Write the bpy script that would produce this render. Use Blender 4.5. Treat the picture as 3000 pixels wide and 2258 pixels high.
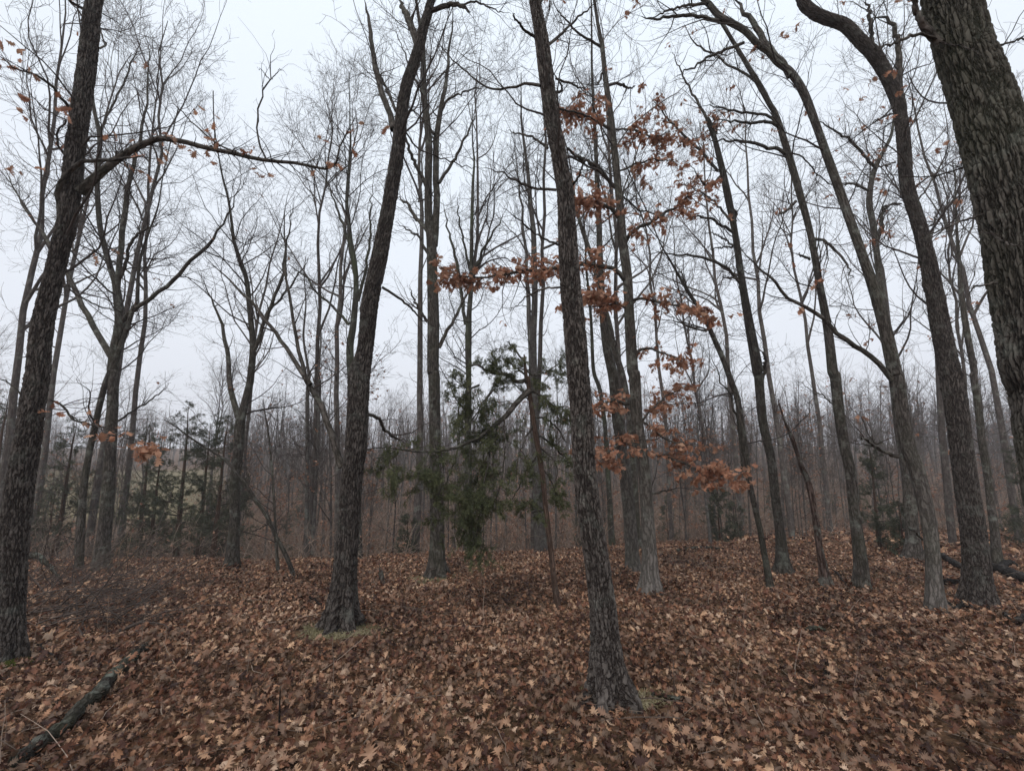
import bpy, math
import numpy as np
from mathutils import Vector

# ------------------------------------------------------------------ camera, world, sun, exposure
SC = bpy.context.scene
for o in list(bpy.data.objects):
    bpy.data.objects.remove(o)
C = SC.collection
PITCH = math.radians(8.0)
FPX = 1259.0                      # focal length in photograph pixels (3000 wide)
CAMZ = 1.65
cam_d = bpy.data.cameras.new('camera')
cam = bpy.data.objects.new('camera', cam_d)
C.objects.link(cam)
cam.location = (0, 0, CAMZ)
cam.rotation_euler = (math.pi / 2 + PITCH, 0, 0)
cam_d.sensor_width = 36.0
cam_d.lens = 36.0 * FPX / 3000.0
cam_d.clip_start = 0.05
cam_d.clip_end = 2000
SC.camera = cam

world = bpy.data.worlds.new('World')
SC.world = world
world.use_nodes = True
nt = world.node_tree
nt.nodes.clear()
SUN_EL, SUN_AZ = math.radians(55), math.radians(205)     # azimuth from +Y
sky = nt.nodes.new('ShaderNodeTexSky')
sky.sky_type = 'NISHITA'
sky.sun_disc = False
sky.sun_elevation = SUN_EL
sky.sun_rotation = SUN_AZ
sky.air_density = 1.0
sky.dust_density = 4.0
hsv = nt.nodes.new('ShaderNodeHueSaturation')
hsv.inputs['Saturation'].default_value = 0.35
hsv.inputs['Value'].default_value = 0.6
nt.links.new(sky.outputs[0], hsv.inputs['Color'])
tc = nt.nodes.new('ShaderNodeTexCoord')
sx = nt.nodes.new('ShaderNodeSeparateXYZ')
nt.links.new(tc.outputs['Generated'], sx.inputs[0])
nz = nt.nodes.new('ShaderNodeTexNoise')
nz.inputs['Scale'].default_value = 1.3
nz.inputs['Detail'].default_value = 3
nt.links.new(tc.outputs['Generated'], nz.inputs['Vector'])
ad = nt.nodes.new('ShaderNodeMath'); ad.operation = 'MULTIPLY_ADD'
nt.links.new(nz.outputs[0], ad.inputs[0]); ad.inputs[1].default_value = 0.35
nt.links.new(sx.outputs['Z'], ad.inputs[2])
rp = nt.nodes.new('ShaderNodeValToRGB')
rp.color_ramp.elements[0].position = 0.10
rp.color_ramp.elements[0].color = (0.63, 0.645, 0.70, 1)
rp.color_ramp.elements[1].position = 0.95
rp.color_ramp.elements[1].color = (0.72, 0.79, 0.87, 1)
nt.links.new(ad.outputs[0], rp.inputs[0])
vm = nt.nodes.new('ShaderNodeVectorMath'); vm.operation = 'SCALE'
vm.inputs['Scale'].default_value = 13.8
nt.links.new(rp.outputs[0], vm.inputs[0])
mx = nt.nodes.new('ShaderNodeMix'); mx.data_type = 'RGBA'
mx.inputs[0].default_value = 0.85                       # cloud cover over the clear sky
nt.links.new(hsv.outputs[0], mx.inputs[6]); nt.links.new(vm.outputs[0], mx.inputs[7])
bg = nt.nodes.new('ShaderNodeBackground')
bg.inputs['Strength'].default_value = 0.10
nt.links.new(mx.outputs[2], bg.inputs['Color'])
wo = nt.nodes.new('ShaderNodeOutputWorld')
nt.links.new(bg.outputs[0], wo.inputs['Surface'])

sun_d = bpy.data.lights.new('sun', 'SUN')
sun_d.energy = 1.2
sun_d.angle = math.radians(20)
sun_d.color = (1.0, 0.96, 0.92)
sun = bpy.data.objects.new('sun', sun_d)
C.objects.link(sun)
sd = Vector((math.sin(SUN_AZ) * math.cos(SUN_EL), math.cos(SUN_AZ) * math.cos(SUN_EL), math.sin(SUN_EL)))
sun.rotation_euler = sd.to_track_quat('Z', 'Y').to_euler()
SC.view_settings.view_transform = 'Standard'
SC.view_settings.look = 'None'
SC.view_settings.exposure = 0.1
SC.view_settings.gamma = 1.0
SC.view_settings.use_curve_mapping = False
SC.cycles.max_bounces = 5
SC.cycles.diffuse_bounces = 3
SC.cycles.glossy_bounces = 2
SC.cycles.transmission_bounces = 3
SC.cycles.transparent_max_bounces = 8
SC.cycles.volume_bounces = 2

rng = np.random.default_rng(7)

# ------------------------------------------------------------------ terrain
def sstep(t):
    t = np.clip(t, 0, 1)
    return t * t * (3 - 2 * t)

def crest(x):
    return np.interp(x, [-12, -5, 0, 4, 9, 16], [9.4, 9.6, 11.2, 12.6, 14.5, 17.0])

def H(x, y):
    x = np.asarray(x, float); y = np.asarray(y, float)
    s = y - crest(x)
    right = sstep((x / np.maximum(y, 4) - 0.15) / 0.6)
    yy = np.where(y > 20, 20 + 10 * (1 - np.exp(-(y - 20) / 10.0)), y)
    h = -0.105 * yy - (2.7 - 1.6 * right) * sstep(s / 17.0)
    h = h + 0.035 * np.clip(y - 62, 0, 200)
    h = h + 0.045 * np.sin(x * 0.9 + 1.0) * np.cos(y * 0.7) + 0.02 * np.sin(x * 2.3 + y * 1.7)
    h = h + 0.4 * np.sin(x * 0.05 + y * 0.09) * sstep((np.hypot(x, y) - 25) / 30)
    return h

def ray(u, v):
    a = (np.asarray(u, float) - 1500.0) / FPX
    b = (1129.0 - np.asarray(v, float)) / FPX
    return a, math.cos(PITCH) - b * math.sin(PITCH), math.sin(PITCH) + b * math.cos(PITCH)

def at(u, v, Y):
    """point of the pixel ray at world depth Y, and metres per pixel there"""
    a, dy, dz = ray(u, v)
    t = Y / dy
    return np.stack([a * t, np.broadcast_to(np.asarray(Y, float), np.shape(t)), CAMZ + dz * t], -1), t / FPX / np.sqrt(1 + a * a)

def gnd(u, v):
    a, dy, dz = ray(u, v)
    Y = 1.5
    while Y < 300:
        t = Y / dy
        if CAMZ + dz * t <= float(H(a * t, Y)):
            break
        Y += 0.02 if Y < 20 else 0.2
    t = Y / dy
    return float(a * t), float(Y)

# ------------------------------------------------------------------ helpers
def norm(v):
    return v / np.maximum(np.linalg.norm(v, axis=-1, keepdims=True), 1e-9)

class MB:
    def __init__(s):
        s.v, s.f4, s.f3, s.bark, s.tint, s.n = [], [], [], [], [], 0
    def add(s, v, f4=None, f3=None, bark=None, tint=None):
        v = np.asarray(v, np.float32).reshape(-1, 3)
        if f4 is not None and len(f4): s.f4.append(np.asarray(f4, np.int64).reshape(-1, 4) + s.n)
        if f3 is not None and len(f3): s.f3.append(np.asarray(f3, np.int64).reshape(-1, 3) + s.n)
        s.v.append(v)
        s.bark.append(v if bark is None else np.asarray(bark, np.float32).reshape(-1, 3))
        s.tint.append(np.broadcast_to(np.asarray(0.5 if tint is None else tint, np.float32), (len(v),)).astype(np.float32))
        s.n += len(v)
    def mesh(s, name, mat, origin=(0, 0, 0), smooth=True):
        me = bpy.data.meshes.new(name)
        v = np.concatenate(s.v) - np.asarray(origin, np.float32)
        f4 = np.concatenate(s.f4) if s.f4 else np.zeros((0, 4), np.int64)
        f3 = np.concatenate(s.f3) if s.f3 else np.zeros((0, 3), np.int64)
        me.vertices.add(len(v)); me.vertices.foreach_set('co', v.ravel())
        li = np.concatenate([f4.ravel(), f3.ravel()]).astype(np.int32)
        me.loops.add(len(li)); me.loops.foreach_set('vertex_index', li)
        nf = len(f4) + len(f3)
        me.polygons.add(nf)
        ls = np.concatenate([np.arange(len(f4)) * 4, len(f4) * 4 + np.arange(len(f3)) * 3]).astype(np.int32)
        me.polygons.foreach_set('loop_start', ls)
        me.polygons.foreach_set('use_smooth', np.full(nf, smooth))
        a = me.attributes.new('bark', 'FLOAT_VECTOR', 'POINT'); a.data.foreach_set('vector', np.concatenate(s.bark).ravel())
        a = me.attributes.new('tint', 'FLOAT', 'POINT'); a.data.foreach_set('value', np.concatenate(s.tint))
        me.update(calc_edges=True)
        me.materials.append(mat)
        return me
    def build(s, name, mat, parent=None, origin=(0, 0, 0), smooth=True):
        if not s.n: return None
        o = bpy.data.objects.new(name, s.mesh(name, mat, origin, smooth))
        C.objects.link(o)
        if parent is not None: o.parent = parent
        else: o.location = origin
        return o

def tag(o, label=None, cat=None, group=None, kind=None):
    if label: o['label'] = label
    if cat: o['category'] = cat
    if group: o['group'] = group
    if kind: o['kind'] = kind
    return o

def empty(name, loc, label, cat, group=None):
    o = bpy.data.objects.new(name, None)
    C.objects.link(o)
    o.location = loc
    o.empty_display_size = 0.2
    return tag(o, label, cat, group)

def tubes(mb, P, R, k=3, tint=None, cap=False):
    """P (M,n,3) centre lines, R (M,n) radii"""
    if len(P) == 0: return
    M, n, _ = P.shape
    T = np.empty_like(P)
    T[:, 1:-1] = P[:, 2:] - P[:, :-2]; T[:, 0] = P[:, 1] - P[:, 0]; T[:, -1] = P[:, -1] - P[:, -2]
    T = norm(T)
    D = norm(P[:, -1] - P[:, 0])
    ref = np.where(np.abs(D[:, 2:3]) > 0.8, np.array([[1.0, 0.1, 0]]), np.array([[0, 0.05, 1.0]]))[:, None, :]
    U = norm(np.cross(T, np.broadcast_to(ref, T.shape))); V = np.cross(T, U)
    th = np.arange(k) / k * 2 * np.pi
    c, s_ = np.cos(th), np.sin(th)
    ring = U[:, :, None, :] * c[None, None, :, None] + V[:, :, None, :] * s_[None, None, :, None]
    R = np.asarray(R)
    vv = P[:, :, None, :] + ring * R[:, :, None, None]
    seg = np.linalg.norm(np.diff(P, axis=1), axis=2)
    arc = np.concatenate([np.zeros((M, 1)), np.cumsum(seg, 1)], 1) + rng.uniform(0, 40, (M, 1))
    Rm = R.mean(1)
    bk = np.empty(vv.shape, np.float32)
    bk[..., 0] = Rm[:, None, None] * c; bk[..., 1] = Rm[:, None, None] * s_; bk[..., 2] = arc[:, :, None]
    i = np.arange(n - 1)[:, None]; j = np.arange(k)[None, :]; jn = (j + 1) % k
    q = np.stack([i * k + j, i * k + jn, (i + 1) * k + jn, (i + 1) * k + j], -1).reshape(-1, 4)
    f = (q[None] + (np.arange(M) * n * k)[:, None, None]).reshape(-1, 4)
    if tint is None: tint = rng.uniform(0, 1, M)
    tt = np.repeat(np.broadcast_to(tint, (M,)), n * k)
    mb.add(vv.reshape(-1, 3), f, None, bk.reshape(-1, 3), tt)
    if cap:
        for m in range(M):
            for e, st in ((0, 0), (1, (n - 1) * k)):
                cpt = P[m, 0 if e == 0 else -1]
                rr = vv[m, 0 if e == 0 else -1]
                idx = np.arange(k)
                f3 = np.stack([np.full(k, k), idx if e else (idx + 1) % k, (idx + 1) % k if e else idx], -1)
                mb.add(np.vstack([rr, cpt]), None, f3, None, 0.5)

def resample(P, R, n, spline=True):
    P = np.asarray(P, float); R = np.asarray(R, float)
    if spline and len(P) > 2:
        Q = np.vstack([2 * P[0] - P[1], P, 2 * P[-1] - P[-2]])
        RR = np.concatenate([[R[0]], R, [R[-1]]])
        out, ro = [], []
        for i in range(1, len(Q) - 2):
            t = np.linspace(0, 1, 10, endpoint=False)[:, None]
            a, b, c, d = Q[i - 1], Q[i], Q[i + 1], Q[i + 2]
            out.append(0.5 * ((2 * b) + (-a + c) * t + (2 * a - 5 * b + 4 * c - d) * t ** 2 + (-a + 3 * b - 3 * c + d) * t ** 3))
            ro.append(RR[i] + (RR[i + 1] - RR[i]) * t[:, 0])
        P = np.vstack(out + [P[-1:]]); R = np.concatenate(ro + [R[-1:]])
    s = np.concatenate([[0], np.cumsum(np.linalg.norm(np.diff(P, axis=0), axis=1))])
    t = np.linspace(0, s[-1], n)
    return np.stack([np.interp(t, s, P[:, i]) for i in range(3)], -1), np.interp(t, s, R)

def grow(P, R, dens, L, ang, up, n, wob, rmin, rk=0.55, tmin=0.15, tmax=1.0, taper=0.6, rng_=None, slim=0.011, maxn=None):
    """children of the branches P: dens per metre, L (lo, hi) metres"""
    g = rng_ or rng
    if len(P) == 0: return np.zeros((0, n, 3)), np.zeros((0, n))
    seg = np.linalg.norm(np.diff(P, axis=1), axis=2)
    ln = seg.sum(1)
    cnt = g.poisson(ln * (tmax - tmin) * dens)
    idx = np.repeat(np.arange(len(P)), cnt)
    if maxn and len(idx) > maxn: idx = np.sort(g.choice(idx, maxn, replace=False))
    m = len(idx)
    if m == 0: return np.zeros((0, n, 3)), np.zeros((0, n))
    t = g.uniform(tmin, tmax, m)
    N = P.shape[1]
    ft = t * (N - 1); i0 = np.minimum(ft.astype(int), N - 2); fr = (ft - i0)[:, None]
    a = P[idx, i0]; b = P[idx, i0 + 1]
    p = a + (b - a) * fr
    T = norm(b - a)
    pr = R[idx, i0] * (1 - fr[:, 0]) + R[idx, i0 + 1] * fr[:, 0]
    rv = g.normal(size=(m, 3))
    Nn = norm(rv - (rv * T).sum(1, keepdims=True) * T)
    al = np.radians(g.normal(ang, 13, m))[:, None]
    d = norm(T * np.cos(al) + Nn * np.sin(al))
    ll = g.uniform(L[0], L[1], m) * (1 - taper * np.clip((t - tmin) / (1 - tmin), 0, 1))
    Q = np.empty((m, n, 3)); Q[:, 0] = p
    st = (ll / (n - 1))[:, None]
    for k in range(1, n):
        d = norm(d + g.normal(size=(m, 3)) * wob + np.array([0, 0, up]))
        Q[:, k] = Q[:, k - 1] + d * st
    r0 = np.maximum(np.minimum(pr * rk, ll * slim + rmin * 0.5), rmin)
    RR = r0[:, None] + (rmin * 0.75 - r0[:, None]) * np.linspace(0, 1, n)[None, :] ** 0.8
    return Q, np.maximum(RR, rmin * 0.6)

# ------------------------------------------------------------------ materials
def newmat(name, rough=0.9, spec=0.2):
    m = bpy.data.materials.new(name)
    m.use_nodes = True
    n = m.node_tree
    p = n.nodes['Principled BSDF']
    p.inputs['Roughness'].default_value = rough
    p.inputs['Specular IOR Level'].default_value = spec
    return m, n, p

def node(n, t, **kw):
    x = n.nodes.new(t)
    for k, v in kw.items():
        if k.startswith('i_'):
            x.inputs[int(k[2:])].default_value = v
        else: setattr(x, k, v)
    return x

def mixc(n, fac, a, b, mode='MIX'):
    x = n.nodes.new('ShaderNodeMix'); x.data_type = 'RGBA'; x.blend_type = mode
    for i, s in ((0, fac), (6, a), (7, b)):
        if isinstance(s, bpy.types.NodeSocket): n.links.new(s, x.inputs[i])
        elif i == 0: x.inputs[0].default_value = s
        else: x.inputs[i].default_value = (*s, 1)
    return x.outputs[2]

def ramp(n, src, *stops):
    r = n.nodes.new('ShaderNodeValToRGB')
    e = r.color_ramp.elements
    while len(e) < len(stops): e.new(0.5)
    for i, (p, c) in enumerate(stops):
        e[i].position = p
        e[i].color = (*c, 1) if hasattr(c, '__len__') else (c, c, c, 1)
    n.links.new(src, r.inputs[0])
    return r.outputs[0]

def bark_mat(name, plate, fissure, lichen=(0.23, 0.24, 0.205), lich=0.25, green=0.0, sxy=26.0, sz=8.0, depth=0.012, disp=False, base_pale=0.0):
    m, n, p = newmat(name, 0.92, 0.12)
    at_ = node(n, 'ShaderNodeAttribute', attribute_name='bark')
    oi = node(n, 'ShaderNodeObjectInfo')
    nzd = node(n, 'ShaderNodeTexNoise'); nzd.inputs['Scale'].default_value = 9; nzd.inputs['Detail'].default_value = 3
    n.links.new(at_.outputs['Vector'], nzd.inputs['Vector'])
    sc1 = node(n, 'ShaderNodeVectorMath', operation='SCALE'); sc1.inputs['Scale'].default_value = 0.022
    n.links.new(nzd.outputs['Color'], sc1.inputs[0])
    ad1 = node(n, 'ShaderNodeVectorMath', operation='ADD')
    n.links.new(at_.outputs['Vector'], ad1.inputs[0]); n.links.new(sc1.outputs[0], ad1.inputs[1])
    def scaled(v):
        mu = node(n, 'ShaderNodeVectorMath', operation='MULTIPLY'); mu.inputs[1].default_value = v
        n.links.new(ad1.outputs[0], mu.inputs[0]); return mu.outputs[0]
    r1 = node(n, 'ShaderNodeTexNoise'); r1.inputs['Scale'].default_value = 1; r1.inputs['Detail'].default_value = 4; r1.inputs['Roughness'].default_value = .55
    n.links.new(scaled((sxy, sxy, sz * .58)), r1.inputs['Vector'])
    ab = node(n, 'ShaderNodeMath', operation='SUBTRACT'); ab.inputs[1].default_value = .5; n.links.new(r1.outputs[0], ab.inputs[0])
    ab2 = node(n, 'ShaderNodeMath', operation='ABSOLUTE'); n.links.new(ab.outputs[0], ab2.inputs[0])
    ridge = ramp(n, ab2.outputs[0], (0.0, 0.0), (0.03, 0.35), (0.09, 1.0))
    vo = node(n, 'ShaderNodeTexVoronoi', feature='DISTANCE_TO_EDGE'); vo.inputs['Scale'].default_value = 1.0
    n.links.new(scaled((sxy * .9, sxy * .9, sz * 1.2)), vo.inputs['Vector'])
    crk = ramp(n, vo.outputs['Distance'], (0.0, 0.6), (0.08, 0.9), (0.2, 1.0))
    em = node(n, 'ShaderNodeMath', operation='MULTIPLY'); n.links.new(ridge, em.inputs[0]); n.links.new(crk, em.inputs[1])
    edge = em.outputs[0]
    nf = node(n, 'ShaderNodeTexNoise'); nf.inputs['Scale'].default_value = 60; nf.inputs['Detail'].default_value = 5; nf.inputs['Roughness'].default_value = 0.7
    mul2 = node(n, 'ShaderNodeVectorMath', operation='MULTIPLY'); mul2.inputs[1].default_value = (1, 1, 0.4)
    n.links.new(at_.outputs['Vector'], mul2.inputs[0]); n.links.new(mul2.outputs[0], nf.inputs['Vector'])
    nm = node(n, 'ShaderNodeTexNoise'); nm.inputs['Scale'].default_value = 14; nm.inputs['Detail'].default_value = 3
    n.links.new(mul2.outputs[0], nm.inputs['Vector'])
    col = mixc(n, ramp(n, nm.outputs[0], (0.35, 0.0), (0.65, 1.0)), plate, tuple(c * 1.5 for c in plate))
    col = mixc(n, ramp(n, nf.outputs[0], (0.35, 0.0), (0.7, 0.6)), col, tuple(c * 0.5 for c in plate))
    col = mixc(n, edge, fissure, col)
    # lichen and algae patches
    nl = node(n, 'ShaderNodeTexNoise'); nl.inputs['Scale'].default_value = 4.5; nl.inputs['Detail'].default_value = 6; nl.inputs['Roughness'].default_value = 0.72
    n.links.new(at_.outputs['Vector'], nl.inputs['Vector'])
    lf = ramp(n, nl.outputs[0], (0.56 - 0.1 * lich, 0.0), (0.66, min(1, lich * 2.2)))
    col = mixc(n, lf, col, lichen)
    ng = node(n, 'ShaderNodeTexNoise'); ng.inputs['Scale'].default_value = 1.3; ng.inputs['Detail'].default_value = 4
    n.links.new(at_.outputs['Vector'], ng.inputs['Vector'])
    if base_pale:
        tn = node(n, 'ShaderNodeAttribute', attribute_name='tint')
        pc = mixc(n, edge, (0.09, 0.08, 0.07), (0.215, 0.19, 0.17))
        col = mixc(n, ramp(n, tn.outputs['Fac'], (0.0, 1.0), (base_pale, 0.0)), col, pc)
    if green:
        col = mixc(n, ramp(n, ng.outputs[0], (0.42, 0.0), (0.68, green)), col, (0.085, 0.095, 0.055))
    ov = ramp(n, oi.outputs['Random'], (0, 0.8), (1, 1.2))
    col = mixc(n, 1.0, col, ov, 'MULTIPLY')
    n.links.new(col, p.inputs['Base Color'])
    # height
    hm = node(n, 'ShaderNodeMath', operation='MULTIPLY_ADD'); hm.inputs[1].default_value = 0.3
    n.links.new(nf.outputs[0], hm.inputs[0]); n.links.new(edge, hm.inputs[2])
    if disp:
        dn = node(n, 'ShaderNodeDisplacement'); dn.inputs['Midlevel'].default_value = 0.7; dn.inputs['Scale'].default_value = depth
        n.links.new(hm.outputs[0], dn.inputs['Height'])
        n.links.new(dn.outputs[0], n.nodes['Material Output'].inputs['Displacement'])
        m.displacement_method = 'BOTH'
    else:
        bp = node(n, 'ShaderNodeBump'); bp.inputs['Distance'].default_value = depth; bp.inputs['Strength'].default_value = 1.0
        n.links.new(hm.outputs[0], bp.inputs['Height']); n.links.new(bp.outputs[0], p.inputs['Normal'])
    return m

def leaf_mat(name, stops, under=1.25, trans=0.12, hue=None):
    m, n, p = newmat(name, 0.62, 0.3)
    a = node(n, 'ShaderNodeAttribute', attribute_name='tint')
    col = ramp(n, a.outputs['Fac'], *stops)
    ge = node(n, 'ShaderNodeNewGeometry')
    nn = node(n, 'ShaderNodeTexNoise'); nn.inputs['Scale'].default_value = 28; nn.inputs['Detail'].default_value = 4
    n.links.new(ge.outputs['Position'], nn.inputs['Vector'])
    col = mixc(n, ramp(n, nn.outputs[0], (0.35, 0.0), (0.75, 0.55)), col, tuple(c * 0.45 for c in stops[1][1]))
    col = mixc(n, ge.outputs['Backfacing'], col, mixc(n, 0.35, col, (0.36, 0.25, 0.17)))
    n.links.new(col, p.inputs['Base Color'])
    tr = node(n, 'ShaderNodeBsdfTranslucent'); n.links.new(col, tr.inputs['Color'])
    ms = node(n, 'ShaderNodeMixShader'); ms.inputs[0].default_value = trans
    n.links.new(p.outputs[0], ms.inputs[1]); n.links.new(tr.outputs[0], ms.inputs[2])
    n.links.new(ms.outputs[0], n.nodes['Material Output'].inputs['Surface'])
    return m

def flat_mat(name, c1, c2, scale=20, rough=0.9):
    m, n, p = newmat(name, rough, 0.15)
    a = node(n, 'ShaderNodeAttribute', attribute_name='tint')
    ge = node(n, 'ShaderNodeNewGeometry')
    nn = node(n, 'ShaderNodeTexNoise'); nn.inputs['Scale'].default_value = scale; nn.inputs['Detail'].default_value = 3
    n.links.new(ge.outputs['Position'], nn.inputs['Vector'])
    col = mixc(n, a.outputs['Fac'], c1, c2)
    col = mixc(n, ramp(n, nn.outputs[0], (0.35, 0.0), (0.7, 0.5)), col, tuple(x * 0.6 for x in c1))
    n.links.new(col, p.inputs['Base Color'])
    return m

M_OAK = bark_mat('dark oak bark', (0.102, 0.087, 0.077), (0.024, 0.018, 0.016), lich=0.14, disp=True, depth=0.018, sxy=38, sz=13)
M_OAKR = bark_mat('ridged oak bark', (0.126, 0.110, 0.094), (0.020, 0.016, 0.014), lich=0.25, green=0.4, disp=True, depth=0.020, sxy=36, sz=9)
M_OAKL = bark_mat('dark oak limb bark', (0.102, 0.086, 0.076), (0.024, 0.019, 0.016), lich=0.2, green=.2, depth=0.008)
M_OAK2 = bark_mat('grey brown oak bark', (0.098, 0.084, 0.073), (0.032, 0.026, 0.022), lich=0.3, green=0.25, depth=0.012)
M_PALE = bark_mat('pale white oak bark', (0.161, 0.145, 0.132), (0.061, 0.052, 0.046), lich=0.4, depth=0.008, sxy=40, sz=12)
M_OAKP = bark_mat('oak bark with pale foot', (0.112, 0.097, 0.084), (0.031, 0.024, 0.021), lich=0.35, green=0.2, depth=0.012, base_pale=.22)
M_GREEN = bark_mat('algae tinted bark', (0.082, 0.075, 0.064), (0.037, 0.032, 0.027), lich=0.35, green=0.85, depth=0.01)
M_CEDAR = bark_mat('shredding cedar bark', (0.128, 0.085, 0.064), (0.046, 0.029, 0.023), lich=0.1, depth=0.008, sxy=60, sz=3)
M_DEAD = bark_mat('peeling dead bark', (0.128, 0.089, 0.075), (0.038, 0.022, 0.017), lich=0.4, depth=0.02, sxy=22, sz=4)
M_DARKWOOD = bark_mat('rotten black wood', (0.043, 0.035, 0.031), (0.011, 0.010, 0.009), lich=0.1, depth=0.012)
M_LOG = bark_mat('lichened log bark', (0.058, 0.050, 0.042), (0.022, 0.017, 0.014), lich=0.65, green=0.5, depth=0.015)
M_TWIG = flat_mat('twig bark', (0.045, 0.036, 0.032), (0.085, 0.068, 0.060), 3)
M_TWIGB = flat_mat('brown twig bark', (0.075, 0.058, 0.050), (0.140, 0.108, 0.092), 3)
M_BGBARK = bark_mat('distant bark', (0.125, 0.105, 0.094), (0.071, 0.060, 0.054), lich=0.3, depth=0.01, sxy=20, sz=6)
LIT = ((0.0, (0.030, 0.012, 0.008)), (0.26, (0.090, 0.036, 0.023)), (0.54, (0.235, 0.100, 0.056)), (0.78, (0.47, 0.245, 0.138)), (0.92, (0.70, 0.44, 0.265)), (1.0, (0.52, 0.42, 0.36)))
M_LITTER = leaf_mat('fallen oak leaf', LIT)
M_HANG = leaf_mat('clinging oak leaf', ((0.0, (0.22, 0.10, 0.062)), (0.4, (0.44, 0.195, 0.115)), (0.75, (0.58, 0.29, 0.175)), (1.0, (0.64, 0.38, 0.25))), trans=0.33)
M_CEDARLEAF = flat_mat('cedar foliage', (0.055, 0.066, 0.034), (0.180, 0.182, 0.090), 2)
M_BGCEDAR = flat_mat('far cedar foliage', (0.060, 0.068, 0.050), (0.14, 0.142, 0.092), 1)
M_GRASS = flat_mat('winter grass', (0.17, 0.15, 0.07), (0.40, 0.34, 0.22), 3)
M_MOSS = flat_mat('green moss', (0.045, 0.055, 0.012), (0.10, 0.105, 0.025), 30)
M_BRUSH = flat_mat('undergrowth stems', (0.10, 0.075, 0.062), (0.42, 0.32, 0.25), 1)
M_PALESTEM = flat_mat('dry straw stems', (0.22, 0.16, 0.11), (0.32, 0.24, 0.17), 3)

# ------------------------------------------------------------------ ground
def build_ground():
    xs = np.concatenate([np.linspace(-260, -40, 40)[:-1], np.linspace(-40, -14, 53)[:-1], np.linspace(-14, 20, 341)[:-1], np.linspace(20, 45, 51)[:-1], np.linspace(45, 260, 40)])
    ys = np.concatenate([np.linspace(-60, -3, 20)[:-1], np.linspace(-3, 22, 251)[:-1], np.linspace(22, 60, 77)[:-1], np.linspace(60, 240, 60)])
    X, Y = np.meshgrid(xs, ys)
    Z = H(X, Y)
    near = np.exp(-((np.hypot(X, Y) - 6) / 12) ** 2)
    Z = Z + near * 0.018 * np.sin(X * 7.1 + 2 * np.sin(Y * 3.3)) * np.sin(Y * 6.3 + 2 * np.sin(X * 2.9))
    ny, nx = X.shape
    i, j = np.meshgrid(np.arange(ny - 1), np.arange(nx - 1), indexing='ij')
    q = np.stack([i * nx + j, i * nx + j + 1, (i + 1) * nx + j + 1, (i + 1) * nx + j], -1).reshape(-1, 4)
    a = X / np.maximum(Y, 1)
    field = sstep((Y - 38) / 8) * sstep((115 - Y) / 10) * sstep((-0.62 - a) / 0.1)
    mb = MB(); mb.add(np.stack([X, Y, Z], -1).reshape(-1, 3), q, tint=0.5)
    mb.tint = [field.ravel().astype(np.float32)]
    m, n, p = newmat('leafy forest floor', 0.95, 0.1)
    ge = node(n, 'ShaderNodeNewGeometry')
    vo = node(n, 'ShaderNodeTexVoronoi', feature='F1'); vo.inputs['Scale'].default_value = 13
    nd = node(n, 'ShaderNodeTexNoise'); nd.inputs['Scale'].default_value = 14; nd.inputs['Detail'].default_value = 3
    n.links.new(ge.outputs['Position'], nd.inputs['Vector'])
    wv = node(n, 'ShaderNodeVectorMath', operation='MULTIPLY_ADD'); wv.inputs[1].default_value = (.12, .12, .12)
    n.links.new(nd.outputs['Color'], wv.inputs[0]); n.links.new(ge.outputs['Position'], wv.inputs[2])
    n.links.new(wv.outputs[0], vo.inputs['Vector'])
    sp = node(n, 'ShaderNodeSeparateColor'); n.links.new(vo.outputs['Color'], sp.inputs[0])
    col = ramp(n, sp.outputs[0], (0, (0.040, 0.022, 0.014)), (0.5, (0.100, 0.052, 0.030)), (1, (0.21, 0.125, 0.075)))
    nb = node(n, 'ShaderNodeTexNoise'); nb.inputs['Scale'].default_value = 0.5; nb.inputs['Detail'].default_value = 5
    n.links.new(ge.outputs['Position'], nb.inputs['Vector'])
    col = mixc(n, ramp(n, nb.outputs[0], (0.45, 0.0), (0.7, 0.35)), col, (0.10, 0.085, 0.045))
    at_ = node(n, 'ShaderNodeAttribute', attribute_name='tint')
    fg = ramp(n, nd.outputs[0], (0.3, (0.13, 0.11, 0.055)), (0.7, (0.21, 0.165, 0.095)))
    col = mixc(n, at_.outputs['Fac'], col, fg)
    n.links.new(col, p.inputs['Base Color'])
    bp = node(n, 'ShaderNodeBump'); bp.inputs['Distance'].default_value = 0.03
    n.links.new(vo.outputs['Distance'], bp.inputs['Height']); n.links.new(bp.outputs[0], p.inputs['Normal'])
    o = mb.build('ground', m)
    tag(o, 'forest floor covered in brown oak leaves', 'ground', kind='structure')
build_ground()

# ------------------------------------------------------------------ leaves
def leaf_template(nst):
    if nst >= 12:
        t = np.array([0, .10, .20, .30, .38, .48, .56, .66, .74, .84, .90, 1.0])
        w = np.array([.012, .018, .16, .07, .34, .11, .45, .13, .34, .10, .16, .0])
        fwd = np.array([0, 0, .02, 0, .07, 0, .12, 0, .16, 0, .08, 0])
    elif nst == 7:
        t = np.array([0, .18, .32, .52, .66, .82, 1.0]); w = np.array([.01, .15, .10, .42, .13, .28, .0]); fwd = np.array([0, .03, 0, .1, 0, .1, 0])
    else:
        t = np.array([0, .45, .7, 1.0]); w = np.array([.02, .36, .14, .0]); fwd = np.array([0, .08, 0, 0])
    X = np.stack([-w, np.zeros_like(w), w], 1); Yv = np.stack([t + fwd, t, t + fwd], 1)
    k = len(t); i = np.arange(k - 1)[:, None]; j = np.arange(2)[None]
    q = np.stack([i * 3 + j, i * 3 + j + 1, (i + 1) * 3 + j + 1, (i + 1) * 3 + j], -1).reshape(-1, 4)
    return X.ravel(), Yv.ravel(), q

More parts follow.
